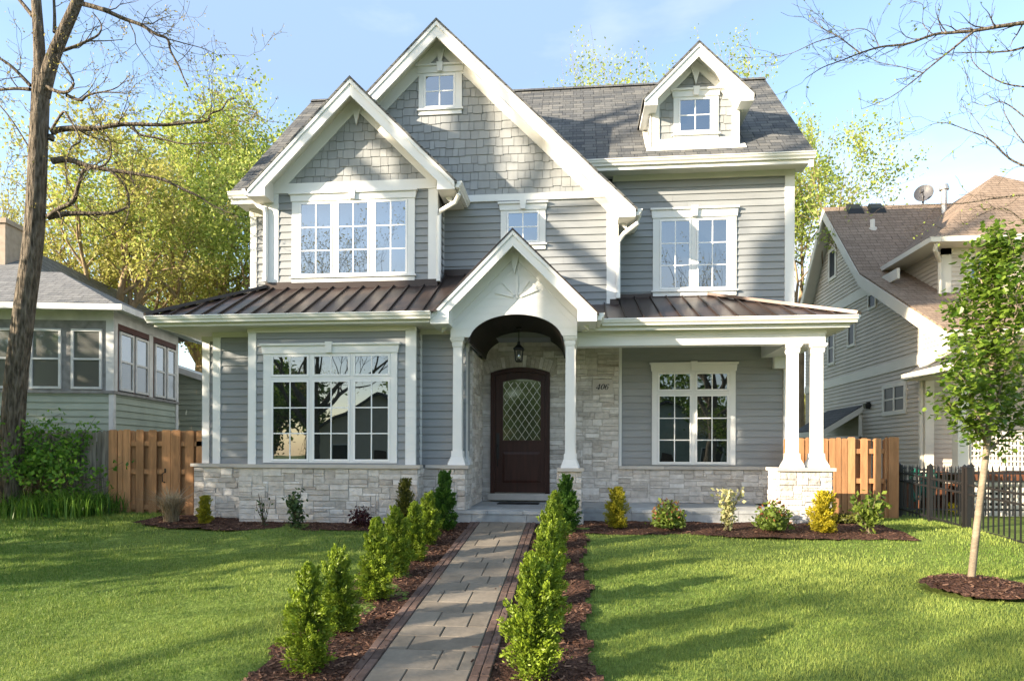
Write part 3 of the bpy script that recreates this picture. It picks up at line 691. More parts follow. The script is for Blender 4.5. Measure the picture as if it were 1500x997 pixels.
window(H, y, xs[0], xs[3], ZP(644, 161, y), ZP(644, 108, y), [(xs[1], xs[2])], [(ZP(644, 159.5, y), ZP(644, 110, y), 2)], (ZP(644, 108, y), ZP(644, 96, y)))
# --- lower windows
y = LB; xs = [XP(a, y) for a in (387, 398.5, 454, 458.5, 514, 518, 572.5, 582.5)]
wz = [ZP(485, a, y) for a in (677.5, 675.5, 556, 551.5, 519, 517.5, 503)]
window(H, y, xs[0], xs[7], wz[0], wz[5], [(xs[1], xs[2]), (xs[3], xs[4]), (xs[5], xs[6])], [(wz[1], wz[2], 3), (wz[3], wz[4], 1)], (wz[5], wz[6]), sill=False, gl='glass_low')
y = MW; xs = [XP(a, y) for a in (955, 963, 1013, 1018, 1067.5, 1077)]
wz = [ZP(1015, a, y) for a in (680.5, 679, 577.5, 573, 545, 543.5, 531)]
window(H, y, xs[0], xs[5], wz[0], wz[5], [(xs[1], xs[2]), (xs[3], xs[4])], [(wz[1], wz[2], 3), (wz[3], wz[4], 1)], (wz[5], wz[6]), sill=False, gl='glass_low')

# --- dormer
yd, yb = 12.83, 12.46
dx0, dx1 = 1.414, 3.06; dcx = 2.24
dz0 = ZP(1020, 215, yd)
d = MB(); dzw = ZP(1020, 145, yd)
d.box(dx0, dx1, yd + .01, 14.6, dz0 - .05, dzw + .02); d.xz([(dx0, dzw), (dx1, dzw), (dcx, dzw + .8)], yd + .01, 14.6)
DM = d.build("dormer", M['shake'], H)
sk = MB(); shakes(sk, (0, yd), EX, [(dx0, dz0), (dx1, dz0), (dx1, dzw), (dcx, dzw + .78), (dx0, dzw)], .15); shakes(sk, (dx0, 14.2), (0, -1), rect(0, 14.2 - yd, dz0, dzw), .15); sk.build("shingle_face", M['shake'], DM)
t = MB()
for a, b in ((955, 965.5), (1072, 1082.5)): t.box(XP(a, yd, 200), XP(b, yd, 200), yd - .04, yd + .02, dz0, dzw)
t.box(dx0 + .02, dx1 - .01, yd - .045, yd + .02, dz0, ZP(1020, 204, yd)); t.box(dx0 - .02, dx0, yd - .04, yd + .12, dz0, dzw); t.build("trim_board", M['trim'], DM)
t = MB(); t.prism([(dx0 - .10, yd - .12, zm(yd - .12) + .012), (dx1 + .10, yd - .12, zm(yd - .12) + .012), (dx1 + .10, yd, zm(yd) + .012), (dx0 - .10, yd, zm(yd) + .012)], (0, 0, .02))
t.prism([(dx0 - .10, yd - .1, zm(yd - .1) + .012), (dx0, yd - .1, zm(yd - .1) + .012), (dx0, 14.2, zm(14.2) + .012), (dx0 - .10, 14.2, zm(14.2) + .012)], (0, 0, .02)); t.build("flashing", M['soffit'], DM)
gable(DM, dcx, 8.74, .985, .985, .99, yb, yd, 14.9, 14.9, .23, .12, .24, ("dormer_roof",), M['shingle'], zfr=.26, crown=.06)
y = yd; xs = zx(y, 985.5, 992.5, 1042, 1051)
window(DM, y, xs[0], xs[3], ZP(1018, 197.5, y), ZP(1018, 143, y), [(xs[1], xs[2])], [(ZP(1018, 195, y), ZP(1018, 144.5, y), 2)], (ZP(1018, 143, y), ZP(1018, 131.5, y)), flat=True)

# --- downspouts
def downspout(pts):
    m = MB(); m.tube(pts, .042, 8)
    q = Vector(pts[-1]); m.box(q.x - .035, q.x + .035, q.y - .06, q.y + .03, q.z - .09, q.z + .01); m.build("downspout", M['gutter'], H)
zU = UZ - UH - .14
downspout([(XP(372, 11.84, 290), 11.84, 5.92), (XP(373, 11.84, 290), 11.84, 5.83), (XP(379, 11.78), 11.76, 5.70), (XP(390, UB), UB - .07, 5.60), (XP(391, UB), UB - .07, 5.5), (XP(391, UB), UB - .07, zl(UB) + .2)])
xd = XP(642, 11.66)
downspout([(UX + UH + .07, 11.42, zU), (UX + UH + .06, 11.42, zU - .1), (UX + UH - .02, 11.5, zU - .2), (xd + .04, 11.66, zU - .28), (xd, 11.68, zU - .38), (xd, 11.68, zl(UB) + .14)])
xd = XP(905, G - .07); zG = GZ - .985 * GH - .14
downspout([(GX + GH + .07, 12.03, zG), (GX + GH + .05, 12.04, zG - .12), (xd + .1, 12.2, zG - .25), (xd + .03, G - .07, zG - .33), (xd, G - .07, zG - .45), (xd, G - .07, zr(G) + .17)])

# --- entry: floor, step, piers, portico
random.seed(33)
m = MB(); xs0, xs1 = XP(660, 10.75), XP(856, 10.75)
m.box(xs0, xs1 - .02, 10.80, 13.0, -.2, FLOOR - .05, .5); m.build("entry_slab", M['bluestone'], H)
m = MB(); x = xs0
for wd in (.62, .58, .66, .55): m.box(x + .003, min(x + wd, xs1 - .37) - .003, 10.74, 11.15, FLOOR - .055, FLOOR, random.random()); x += wd
for j in range(4):
    x = xs0 + .2
    while x < xs1 - .1:
        wd = random.uniform(.4, .7); m.box(x + .003, min(x + wd, xs1) - .003, 11.155 + j * .45, 11.15 + (j + 1) * .45 - .003, FLOOR - .05, FLOOR - .001, random.random()); x += wd
m.build("entry_paving", M['bluestone'], H)
m = MB(); x = xs0
for wd in (.36, .9, .5, .5): m.box(x + .003, min(x + wd, xs1 - .36) - .003, 10.755, 10.81, -.2, FLOOR - .058, random.random()); x += wd
m.build("step_riser", M['bluestone'], H)
m = MB(); x = xs1 - .02; xe = XP(1145, 11.25)
m.box(x, xe, 11.28, 12.95, -.2, FLOOR - .06, .5)
while x < xe:
    wd = random.uniform(.7, 1.1); b = min(x + wd, xe); m.box(x + .003, b - .003, 11.25, 11.6, -.2, FLOOR - .052, random.random()); m.box(x + .003, b - .003, 11.24, 12.95, FLOOR - .05, FLOOR, random.random()); x += wd
m.build("porch_slab", M['bluestone'], H)
PIER_T = .885
stone_part("stone_pier", [((0, 10.78), EX, xP0, xP1, -.2, PIER_T), ((xP1, 10.78), (0, 1), 0, .55, -.2, PIER_T), ((xP0, 11.2), (0, -1), 0, .42, -.2, PIER_T)])
xR0, xR1 = XP(819, 10.78), XP(852.5, 10.78)
stone_part("stone_pier", [((0, 10.78), EX, xR0, xR1, .0, .85), ((xR0, 11.25), (0, -1), 0, .47, .0, .85)])
m = MB(); m.box(xR0 + .02, xR1 - .02, 10.8, 11.25, -.1, .85); m.box(xR0 - .02, xR1 + .03, 10.72, 11.28, -.2, .16, .6); m.build("pier_plinth", M['bluestone'], H)
xQ0, xQ1 = XP(1141, 11.2), XP(1219, 11.2)
stone_part("stone_pier", [((0, 11.2), EX, xQ0, xQ1, -.2, .865), ((xQ0, 11.75), (0, -1), 0, .55, -.2, .865), ((xQ1, 11.2), (0, 1), 0, .55, -.2, .865)])
m = MB(); m.box(xP0 - .04, xP1 + .06, 10.72, 11.35, PIER_T, .945, .3); m.build("stone_cap", M['cap'], H)
m = MB(); m.box(xR0 - .03, xR1 + .03, 10.72, 11.3, .85, .905, .6); m.build("stone_cap", M['cap'], H)
m = MB(); m.box(xQ0 - .04, xQ1 + .05, 11.14, 11.8, .865, .92, .5); m.build("stone_cap", M['cap'], H)
def column(px0, px1, y, zb, zt, py=590):
    a, b = XP(px0, y, py), XP(px1, y, py); cx = (a + b) / 2; h = (b - a) / 2; cy = y + h; m = MB()
    m.frustum(cx, cy, h * 1.02, h * .96, zb + .22, zt - .13)
    for k, (f, dz) in enumerate(((1.95, .045), (1.78, .03), (1.62, .03), (1.45, .03), (1.30, .10))):
        z0 = zb + sum((.045, .03, .03, .03, .10)[:k]); m.frustum(cx, cy, h * f, h * (f - .05), z0, z0 + dz - .001)
    m.frustum(cx, cy, h * 1.12, h * 1.12, zt - .15, zt - .13); m.frustum(cx, cy, h * 1.18, h * 1.22, zt - .13, zt - .06); m.frustum(cx, cy, h * 1.42, h * 1.46, zt - .06, zt - .035); m.frustum(cx, cy, h * 1.60, h * 1.62, zt - .035, zt)
    return m.build("porch_column", M['trim'], H)
ZCT = ZP(670, 494.5, 10.85)
column(663.3, 676.3, 10.86, .945, ZCT); column(670.5, 683.5, 11.22, .945, ZCT - .005); column(828, 841.3, 10.86, .905, ZCT)
column(831, 843.5, 11.22, .905, ZCT - .005)
column(1155.5, 1170, 11.34, .92, 2.965); column(1190.5, 1206, 11.34, .92, 2.965)
m = MB(); m.box(XP(1147, MW), XP(1160, MW), MW - .06, MW + .02, .92, 2.78); m.build("corner_board", M['trim'], H)
# pediment with arch
PX, PZ, PH = -1.0, 4.70, 1.325
yp = 10.80; ax0, ax1 = XP(687, yp, 490), XP(824, yp, 490); acx = (ax0 + ax1) / 2; aa = (ax1 - ax0) / 2
zsp = ZP(755, 499, yp); zat = ZP(755, 460, yp); ab = zat - zsp
px0, px1 = XP(660, yp, 480), XP(845.5, yp, 480)
arc = [(acx + aa * math.cos(math.pi * k / 28), zsp + ab * math.sin(math.pi * k / 28)) for k in range(29)]
zpb = ZCT
poly = [(px0, zpb), (px0, PZ - .12 - abs(px0 - PX)), (PX, PZ - .12), (px1, PZ - .12 - abs(px1 - PX)), (px1, zpb)] + [(x, max(z, zpb)) for x, z in arc]
PD = MB()
def strip_wall(mb, y0, y1):
    """pediment face built of vertical strips so that the arch stays clean"""
    xsq = sorted(set([px0, px1, PX] + [x for x, z in arc]))
    for a, b in zip(xsq[:-1], xsq[1:]):
        def lo(x):
            q = (x - acx) / aa
            return zpb if abs(q) >= 1 else max(zpb, zsp + ab * math.sqrt(max(0, 1 - q * q)))
        def hi(x): return PZ - .1 - abs(x - PX)
        mb.xz([(a, lo(a + 1e-6)), (b, lo(b - 1e-6)), (b, hi(b)), (a, hi(a))], y0, y1)
strip_wall(PD, yp, yp + .3)
PED = PD.build("pediment", M['trim'], H)
g = MB()
z = zpb + .13
while z < PZ - .35:
    hw = PZ - .25 - z; a, b = max(px0, PX - hw), min(px1, PX + hw); q = (z - zsp) / ab
    segs = [(a, b)]
    if 0 < q < 1: k = aa * math.sqrt(1 - q * q); segs = [(a, acx - k), (acx + k, b)]
    for u_, v_ in segs:
        if v_ - u_ > .05: g.box(u_, v_, yp - .0045, yp, z, z + .118)
    z += .122
g.build("flush_board", M['trim'], PED)
sb = MB(); scx, scz = XP(757, yp, 430), ZP(757, 437, yp)
for an, ln in ((158, .36), (124, .33), (90, .52), (56, .33), (22, .36)):
    dr = Vector((math.cos(R(an)), 0, math.sin(R(an)))); sd_ = Vector((-dr.z, 0, dr.x)); o = Vector((scx, yp - .004, scz)); w0, w1 = .012, .055
    tip = dr * ln
    if an == 90: pts = [o - sd_ * w0, o + sd_ * w0, o + dr * (ln * .55) + sd_ * .03, o + tip, o + dr * (ln * .55) - sd_ * .03]
    else: pts = [o + dr * .06 - sd_ * w0, o + dr * .06 + sd_ * w0, o + tip + sd_ * w1, o + tip * 1.02 - sd_ * w1 * .4]
    sb.prism(pts, (0, -.022, 0))
sb.build("sunburst", M['trim'], PED)
ch = MB()
for sg in (1, -1):
    for off in (.47,): ch.xz([(PX, PZ - off), (PX + sg * .95, PZ - off - .95), (PX + sg * .95, PZ - off - .985), (PX, PZ - off - .035)], yp - .014, yp - .003)
ch.build("raking_bead", M['trim'], PED)
gable(PED, PX, PZ, PH, PH, 1.0, 10.43, yp, 12.4, 12.4, .24, .13, .30, ("portico_roof",), M['bronze_dark'], zfr=.33, crown=.07, under=.035)
gutter(((PX + PH + .01, 10.47, PZ - PH - .03), (PX + PH + .01, 11.3, PZ - PH - .03), (1, 0, 0)))
m = MB(); m.box(px0, ax0, yp + .3, 12.9, zpb - .0, SOF + .1); m.box(ax1, px1, yp + .3, 12.9, zpb - .0, SOF + .1); m.build("portico_beam", M['trim'], H)
v = MB(); N = 28
for k in range(N):
    (xa, za), (xb, zb) = arc[k], arc[k + 1]
    f = lambda x, z, k_: (acx + (x - acx) * k_, yp + .012, zsp + (z - zsp) * k_); v.prism([f(xa, za, .985), f(xb, zb, .985), f(xb, zb, 1.02), f(xa, za, 1.02)], (0, 12.93 - yp, 0))
v.build("barrel_vault", M['vault'], H)
v = MB()
for k in range(N):
    (xa, za), (xb, zb) = arc[k], arc[k + 1]
    f = lambda x, z: (acx + (x - acx) * .985, zsp + (z - zsp) * .95)
    v.xz([(xa, za), (xb, zb), f(xb, zb), f(xa, za)], DW - .05, DW - .03)
v.build("arch_bead", M['soffit'], H)

# --- door wall
yD = DW - .03
dcx_ = XP(762, yD); dw0, dw1 = XP(719, yD), XP(805.5, yD); dzb = ZP(762, 722, yD)
dzs, dzt = ZP(762, 546, yD), ZP(762, 538.5, yD)      # door head: springing and crown
xW0, xW1 = XP(706, DW), XP(906.5, DW)
def door_hole(s, z):
    if dw0 - .01 < s < dw1 + .01 and z < dzt + .0: return True
    q = (s - dcx_) / ((dw1 - dw0) / 2 + .12)
    return abs(q) < 1.02 and dzs - .03 < z < dzt + .26 - .12 * q * q
random.seed(44)
stone_part("entry_stone_wall", [((0, DW), EX, xW0, xW1, FLOOR, 3.32, door_hole)])
stone_part("entry_stone_wall", [((xW0, 11.66), (0, 1), 0, DW - 11.66, FLOOR, zsp - .02), ((0, 11.66), EX, xW0 - .22, xW0, FLOOR, zsp - .02)])
vo = MB(); hw = (dw1 - dw0) / 2; sag = dzt - dzs; Rr = (hw * hw + sag * sag) / (2 * sag); zc_ = dzt - Rr; a0 = math.asin(min(1, hw / Rr)) * 1.12
nv = 17
for k in range(nv):
    a1, a2 = -a0 + 2 * a0 * k / nv + .0025, -a0 + 2 * a0 * (k + 1) / nv - .0025; r0, r1 = Rr + .015, Rr + .235 + random.uniform(-.01, .01)
    vo.prism([(dcx_ + r_ * math.sin(a), DW - .002, zc_ + r_ * math.cos(a)) for r_, a in ((r0, a1), (r0, a2), (r1, a2), (r1, a1))], (0, -.03 - random.uniform(0, .008), 0), random.random())
vo.build("stone_arch", M['stone'], H)
m = MB(); m.box(XP(716, yD), XP(808, yD), DW - .16, DW + .02, FLOOR + .035, dzb - .003); m.build("door_sill", M['cap'], H)
m = MB(); m.box(xW0 - .0, xW1, DW + .0, DW + .04, FLOOR, 3.3); m.build("wall_backing", M['mortar'], H)
def arch_pts(x0, x1, zsq, top, n=14):
    h_ = (x1 - x0) / 2; c_ = (x0 + x1) / 2; sg = top - zsq; r_ = (h_ * h_ + sg * sg) / (2 * sg); b_ = math.asin(h_ / r_)
    return [(c_ + r_ * math.sin(b_ - 2 * b_ * k / n), top - r_ + r_ * math.cos(b_ - 2 * b_ * k / n)) for k in range(n + 1)]
def arched_frame(mb, o, i, y0, y1, zb, zib):
    """o, i = (x0, x1, springing, crown) outer / inner; ring built of quads"""
    A, B = arch_pts(*o), arch_pts(*i)
    for k in range(len(A) - 1): mb.xz([A[k], A[k + 1], B[k + 1], B[k]], y0, y1)
    mb.xz([(o[1], zb), A[0], B[0], (i[1], zb)], y0, y1); mb.xz([(o[0], zb), (i[0], zb), B[-1], A[-1]], y0, y1)
    if zib > zb: mb.box(i[0], i[1], y0, y1, zb, zib)
fr = MB(); jw = .085
arched_frame(fr, (dw0, dw1, dzs, dzt), (dw0 + jw, dw1 - jw, dzs - .045, dzt - jw), DW - .07, DW + .0, dzb, dzb + .0)
arched_frame(fr, (dw0 + .012, dw1 - .012, dzs - .008, dzt - .014), (dw0 + .035, dw1 - .035, dzs - .02, dzt - .04), DW - .085, DW - .07, dzb, dzb)
DOOR = fr.build("front_door", M['door'], H)
lf = MB(); lx0, lx1 = dw0 + jw + .004, dw1 - jw - .004; gx0, gx1 = XP(737, yD), XP(792, yD); gz0, gzs, gzt = ZP(762, 644.5, yD), ZP(762, 559, yD), ZP(762, 555, yD)
arched_frame(lf, (lx0, lx1, dzs - .05, dzt - jw - .005), (gx0, gx1, gzs, gzt), DW - .035, DW - .002, dzb + .015, gz0)
arched_frame(lf, (gx0 - .022, gx1 + .022, gzs + .012, gzt + .022), (gx0, gx1, gzs, gzt), DW - .048, DW - .035, gz0 - .022, gz0)
pz0, pz1 = ZP(762, 707, yD), ZP(762, 661, yD); ax_, bx_ = XP(736, yD), XP(793, yD)
lf.box(ax_ - .02, bx_ + .02, DW - .046, DW - .034, pz0 - .02, pz0); lf.box(ax_ - .02, bx_ + .02, DW - .046, DW - .034, pz1, pz1 + .02); lf.box(ax_ - .02, ax_, DW - .046, DW - .034, pz0, pz1); lf.box(bx_, bx_ + .02, DW - .046, DW - .034, pz0, pz1)
LEAF = lf.build("door_leaf", M['door'], DOOR)
pn = MB()
def pyr(x0, x1, z0, z1, e, ya, yb_):
    for q in ([(x0, ya, z0), (x1, ya, z0), (x1 - e, yb_, z0 + e), (x0 + e, yb_, z0 + e)], [(x1, ya, z0), (x1, ya, z1), (x1 - e, yb_, z1 - e), (x1 - e, yb_, z0 + e)],
              [(x1, ya, z1), (x0, ya, z1), (x0 + e, yb_, z1 - e), (x1 - e, yb_, z1 - e)], [(x0, ya, z1), (x0, ya, z0), (x0 + e, yb_, z0 + e), (x0 + e, yb_, z1 - e)],
              [(x0 + e, yb_, z0 + e), (x1 - e, yb_, z0 + e), (x1 - e, yb_, z1 - e), (x0 + e, yb_, z1 - e)]): pn.face(q)
pyr(ax_ + .004, bx_ - .004, pz0 + .004, pz1 - .004, .05, DW - .036, DW - .046); pn.build("door_panel", M['door'], DOOR)
p = MB(); p.face([(x, DW - .022, z) for x, z in arch_pts(gx0, gx1, gzs, gzt)] + [(gx0, DW - .022, gz0), (gx1, DW - .022, gz0)]); p.build("door_glass", M['doorglass'], DOOR)
ln = MB(); dxs = (gx1 - gx0) / 5.0; slope = 1.45
for k in range(-12, 14):
    for sg in (1, -1):
        def clipseg(xa, za, xb, zb):
            t0, t1 = 0, 1; dx_, dz_ = xb - xa, zb - za
            for pq, q in ((-dx_, xa - gx0), (dx_, gx1 - xa), (-dz_, za - gz0), (dz_, gzs - .005 - za)):
                if abs(pq) < 1e-9:
                    if q < 0: return None
                else:
                    rr = q / pq
                    if pq < 0: t0 = max(t0, rr)
                    else: t1 = min(t1, rr)
            return None if t0 >= t1 else (xa + t0 * dx_, za + t0 * dz_, xa + t1 * dx_, za + t1 * dz_)
        xc = gx0 + k * dxs; seg = clipseg(xc, gz0, xc + sg * 2.0, gz0 + 2.0 * slope)
        if seg: ln.bar((seg[0], DW - .028, seg[1]), (seg[2], DW - .028, seg[3]), .007, .011, (0, -1, 0))
ln.build("leading", M['leadline'], DOOR)
hd = MB(); hx = lx0 + .055
hd.tube([(hx, DW - .05, ZP(730, 682, yD)), (hx, DW - .10, ZP(730, 676, yD)), (hx, DW - .10, ZP(730, 655, yD)), (hx, DW - .05, ZP(730, 650, yD))], .011, 6); hd.box(hx - .025, hx + .025, DW - .05, DW - .03, ZP(730, 672, yD), ZP(730, 634, yD)); hd.build("handle", M['black'], DOOR)

# right porch wall
stone_part("stone_base", [((0, MW - .06), EX, xW1 - .05, XP(1147, MW), FLOOR, .845)])
m = MB(); x = xW1
while x < XP(1147, MW):
    b = min(x + random.uniform(.7, 1.1), XP(1147, MW)); m.box(x + .002, b - .002, MW - .13, MW + .02, .845, .905, random.random()); x = b
m.build("stone_cap", M['cap'], H)
sd = MB(); siding(sd, (0, MW), EX, rect(xW1, XP(1160, MW), .9, 3.2)); sd.build("siding_wall", M['siding'], H)
board(MW, 906.5, 910.5, .905, 3.2, proud=.05, thick=.07)

# house number plaque: italic numerals 4 0 6
m = MB(); qx0, qx1 = XP(868, DW), XP(897.5, DW); qz0, qz1 = ZP(882, 577, DW), ZP(882, 556.5, DW)
m.box(qx0, qx1, DW - .055, DW - .0, qz0, qz1, .5); PLQ = m.build("number_plaque", M['cap'], H)
nb = MB(); hgt = .108; zb_ = (qz0 + qz1) / 2 - hgt / 2; sl_ = .28; yq = DW - .056
def g2(o, x, z): return (o + x * hgt + sl_ * z * hgt, yq, zb_ + z * hgt)
def gpoly(o, pts): nb.prism([g2(o, a, b) for a, b in pts], (0, -.006, 0))
def ring(o, cx, cz, rx, rz, tx, tz, n=20):
    for k in range(n):
        a, b = 2 * math.pi * k / n, 2 * math.pi * (k + 1) / n
        gpoly(o, [(cx + rx * math.cos(a), cz + rz * math.sin(a)), (cx + rx * math.cos(b), cz + rz * math.sin(b)), (cx + (rx - tx) * math.cos(b), cz + (rz - tz) * math.sin(b)), (cx + (rx - tx) * math.cos(a), cz + (rz - tz) * math.sin(a))])
ow = (qx0 + qx1) / 2 - .135
gpoly(ow, [(.40, 0), (.58, 0), (.58, 1), (.40, 1)]); gpoly(ow, [(.40, 1), (.46, 1), (.10, .33), (.0, .33)]); gpoly(ow, [(0, .22), (.70, .22), (.70, .33), (0, .33)]); gpoly(ow, [(.30, 0), (.68, 0), (.68, .06), (.30, .06)])
ring(ow + .082, .36, .5, .34, .51, .19, .07)
o6 = ow + .160
ring(o6, .36, .30, .33, .31, .17, .065)
for k in range(9):
    a, b = R(178 - 10 * k), R(178 - 10 * (k + 1)); f = lambda an, r_: (.52 + (.49 - r_) * math.cos(an), .34 + (.68 - r_ * .6) * math.sin(an)); tk = .18 - .014 * k
    gpoly(o6, [f(a, 0), f(b, 0), f(b, tk), f(a, tk)])
ring(o6, .62, .87, .09, .08, .085, .075, 10)
nb.build("numerals", M['digit'], PLQ)

# --- separate small things at the entry
lx, ly = XP(760, 11.9, 517), 11.9; lz = lambda py: ZP(760, py, 11.9)
LT = thing("hanging_lantern", "black hanging lantern with a glass chimney inside the entry arch", "lantern", (lx, ly, lz(530)))
m = MB(); m.tube([(lx, ly, zat - .03), (lx, ly, lz(503))], .008, 6); m.frustum(lx, ly, .05, .05, zat - .04, zat - .015); m.build("chain", M['black'], LT)
m = MB(); m.frustum(lx, ly, .03, .02, lz(505), lz(500)); m.frustum(lx, ly, .085, .03, lz(510), lz(505)); m.frustum(lx, ly, .095, .09, lz(512), lz(510)); m.frustum(lx, ly, .05, .06, lz(530), lz(528))
for sx in (-1, 1):
    for sy in (-1, 1): m.bar((lx + sx * .055, ly + sy * .055, lz(529)), (lx + sx * .075, ly + sy * .075, lz(511)), .014, .014, (1, 0, 0))
m.build("lantern_frame", M['black'], LT)
m = MB(); m.tube([(lx, ly, lz(527)), (lx, ly, lz(522)), (lx, ly, lz(514))], [.03, .042, .03], 10); m.build("glass_chimney", glass_mat("lantern_glass", (.25, .25, .22), .35), LT, True)
m = MB(); xm0, xm1 = XP(729, 12.1, 738), XP(787, 12.1, 738); m.box(xm0, xm1, 12.15, 12.5, FLOOR, FLOOR + .014); m.box(xm0 - .02, xm1 + .02, 12.12, 12.15, FLOOR, FLOOR + .012); m.box(xm0 - .02, xm1 + .02, 12.5, 12.53, FLOOR, FLOOR + .012); m.box(xm0 - .02, xm0, 12.15, 12.5, FLOOR, FLOOR + .012); m.box(xm1, xm1 + .02, 12.15, 12.5, FLOOR, FLOOR + .012)
tag(m.build("doormat", M['mat']), "thin dark doormat lying flat before the front door", "doormat")
#@@GROUND
# ------------------------------------------------------------------ ground, path, beds
XPL, XPR = -1.70, -.63            # outer edges of the front path
def grid_mesh(name, xs, ys, zf, m, keep=None, kind='structure', smooth=True):
    V = []; idx = {}; F = []
    for j, y in enumerate(ys):
        for i, x in enumerate(xs): V.append((x, y, zf(x, y)))
    nx = len(xs)
    for j in range(len(ys) - 1):
        for i in range(nx - 1):
            if keep and not keep((xs[i] + xs[i + 1]) / 2, (ys[j] + ys[j + 1]) / 2): continue
            a = j * nx + i; F.append((a, a + 1, a + nx + 1, a + nx))
    if keep:
        used = sorted({v for f in F for v in f}); mp_ = {v: k for k, v in enumerate(used)}; V = [V[v] for v in used]; F = [tuple(mp_[v] for v in f) for f in F]
    o = mesh_obj(name, V, F, m, None, None, smooth, uv=False); return tag(o, kind=kind)
xs = [-400, -120, -60, -40, -30] + list(np.arange(-24, 24.1, .5)) + [30, 40, 60, 120, 400]
ys = [-400, -120, -60, -40] + list(np.arange(-30, 30.1, .4)) + [36, 45, 60, 120, 400]
def wob(x, y): return .018 * math.sin(1.3 * x + .7 * y) + .012 * math.sin(2.9 * x - 1.7 * y + 1)
grid_mesh("ground", xs, ys, lambda x, y: gz(x, y) + (wob(x, y) - .012 if y < 10.6 else -.01), M['soil'])

ys = [1.0] + list(np.arange(2.0, 10.81, .22)); ys[-1] = 10.74
pb = MB()
for a, b in zip(ys[:-1], ys[1:]): pb.face([(XPL, a, gz(0, a) + .022), (XPR, a, gz(0, a) + .022), (XPR, b, gz(0, b) + .022), (XPL, b, gz(0, b) + .022)])
tag(pb.build("path_bed", M['joint']), kind='structure')
random.seed(5)
pv = MB(); y = 2.0; BW = .15; xa, xb = XPL + BW + .004, XPR - BW - .004; row = 0
def tile(mb, x0, x1, y0, y1, t, h=.03, g=.005):
    x0 += g; x1 -= g; y0 += g; y1 -= g; e = .006
    z = lambda yy: gz(0, yy) + h
    B = [(x0, y0, z(y0)), (x1, y0, z(y0)), (x1, y1, z(y1)), (x0, y1, z(y1))]; T = [(x0 + e, y0 + e, z(y0) + .006), (x1 - e, y0 + e, z(y0) + .006), (x1 - e, y1 - e, z(y1) + .006), (x0 + e, y1 - e, z(y1) + .006)]
    D = [(x, yy, zz - .05) for x, yy, zz in B]
    mb.face(T, t)
    for i in range(4):
        j = (i + 1) % 4; mb.face([B[i], B[j], T[j], T[i]], t); mb.face([D[i], D[j], B[j], B[i]], t)
while y < 10.70:
    d = min(random.choice((.30, .30, .38, .25)), 10.74 - y); x = xa; first = True
    off = (.36, .62, .22, .50)[row % 4]
    cuts = [xa, xa + (xb - xa) * off] + ([xb] if random.random() < .75 else [xa + (xb - xa) * min(.86, off + .4), xb])
    for a, b in zip(cuts[:-1], cuts[1:]): tile(pv, a, b, y, y + d, min(1, max(0, random.gauss(.5, .22))), .030 + random.uniform(-.002, .002))
    y += d; row += 1
tag(pv.build("path_pavers", M['paver']), kind='structure')
pk = MB()
for x0 in (XPL, XPR - BW):
    for c in range(2):
        y = 2.0 + random.random() * .1
        while y < 10.70: tile(pk, x0 + c * BW / 2, x0 + (c + 1) * BW / 2, y, min(y + .205, 10.73), random.random(), .031 + random.uniform(-.003, .003), .003); y += .205
tag(pk.build("path_border_bricks", M['brick']), kind='structure')

def hnoise(x, y, s=1.0): return (math.sin(x * 7.1 * s + 1.3 * math.sin(y * 5.3 * s)) + math.sin(y * 8.7 * s + 1.7 * math.sin(x * 6.1 * s))) * .25
def ybl(x): return 9.93 + .10 * math.sin(x * 1.3 + .5) + .04 * math.sin(x * 5) + max(0, -5.4 - x) * .22
def ybr(x): return 9.97 + .08 * math.sin(x * 1.1) + .03 * math.sin(x * 4.7) + max(0, x - 3.2) * .02
def in_left(x, y):
    e = .05 * math.sin(y * 3.1) + .03 * math.sin(y * 9)
    return (-2.47 + e < x < XPL - .0 and 1.6 < y < 10.7) or (-7.35 < x < XPL and ybl(x) < y < 10.95) or (-7.35 < x < -6.0 and ybl(x) < y < 11.5)
def in_right(x, y):
    e = .04 * math.sin(y * 2.7 + 1) + .03 * math.sin(y * 8)
    return (XPR < x < .13 + e and 1.6 < y < 10.72) or (XPR < x < 4.9 and ybr(x) < y < 11.28) or (4.0 < x < 4.9 and ybr(x) < y < 11.9)
def in_circle(x, y): return ((x - 4.30) / .54) ** 2 + ((y - 7.55) / .44) ** 2 < 1 + .12 * math.sin(math.atan2(y - 7.5, x - 4.3) * 5)
def in_house(x, y): return y > 10.6 and -7.3 < x < 4.3
def zmul(x, y): return gz(x, y) + .010 + .022 * hnoise(x, y) + .012 * hnoise(x, y, 3.1)
res = .055
grid_mesh("mulch_bed", list(np.arange(-7.5, XPL + .001, res)) + [XPL], list(np.arange(1.5, 11.5, res)), zmul, M['mulch'], in_left)
grid_mesh("mulch_bed", [XPR] + list(np.arange(XPR + .02, 5.0, res)), list(np.arange(1.5, 11.9, res)), zmul, M['mulch'], in_right)
grid_mesh("mulch_ring", list(np.arange(3.5, 5.1, .045)), list(np.arange(6.8, 8.3, .045)), lambda x, y: gz(x, y) + .02 + .10 * max(0, 1 - math.hypot((x - 4.3) / .7, (y - 7.55) / .55)) + .02 * hnoise(x, y, 2), M['mulch'], in_circle)
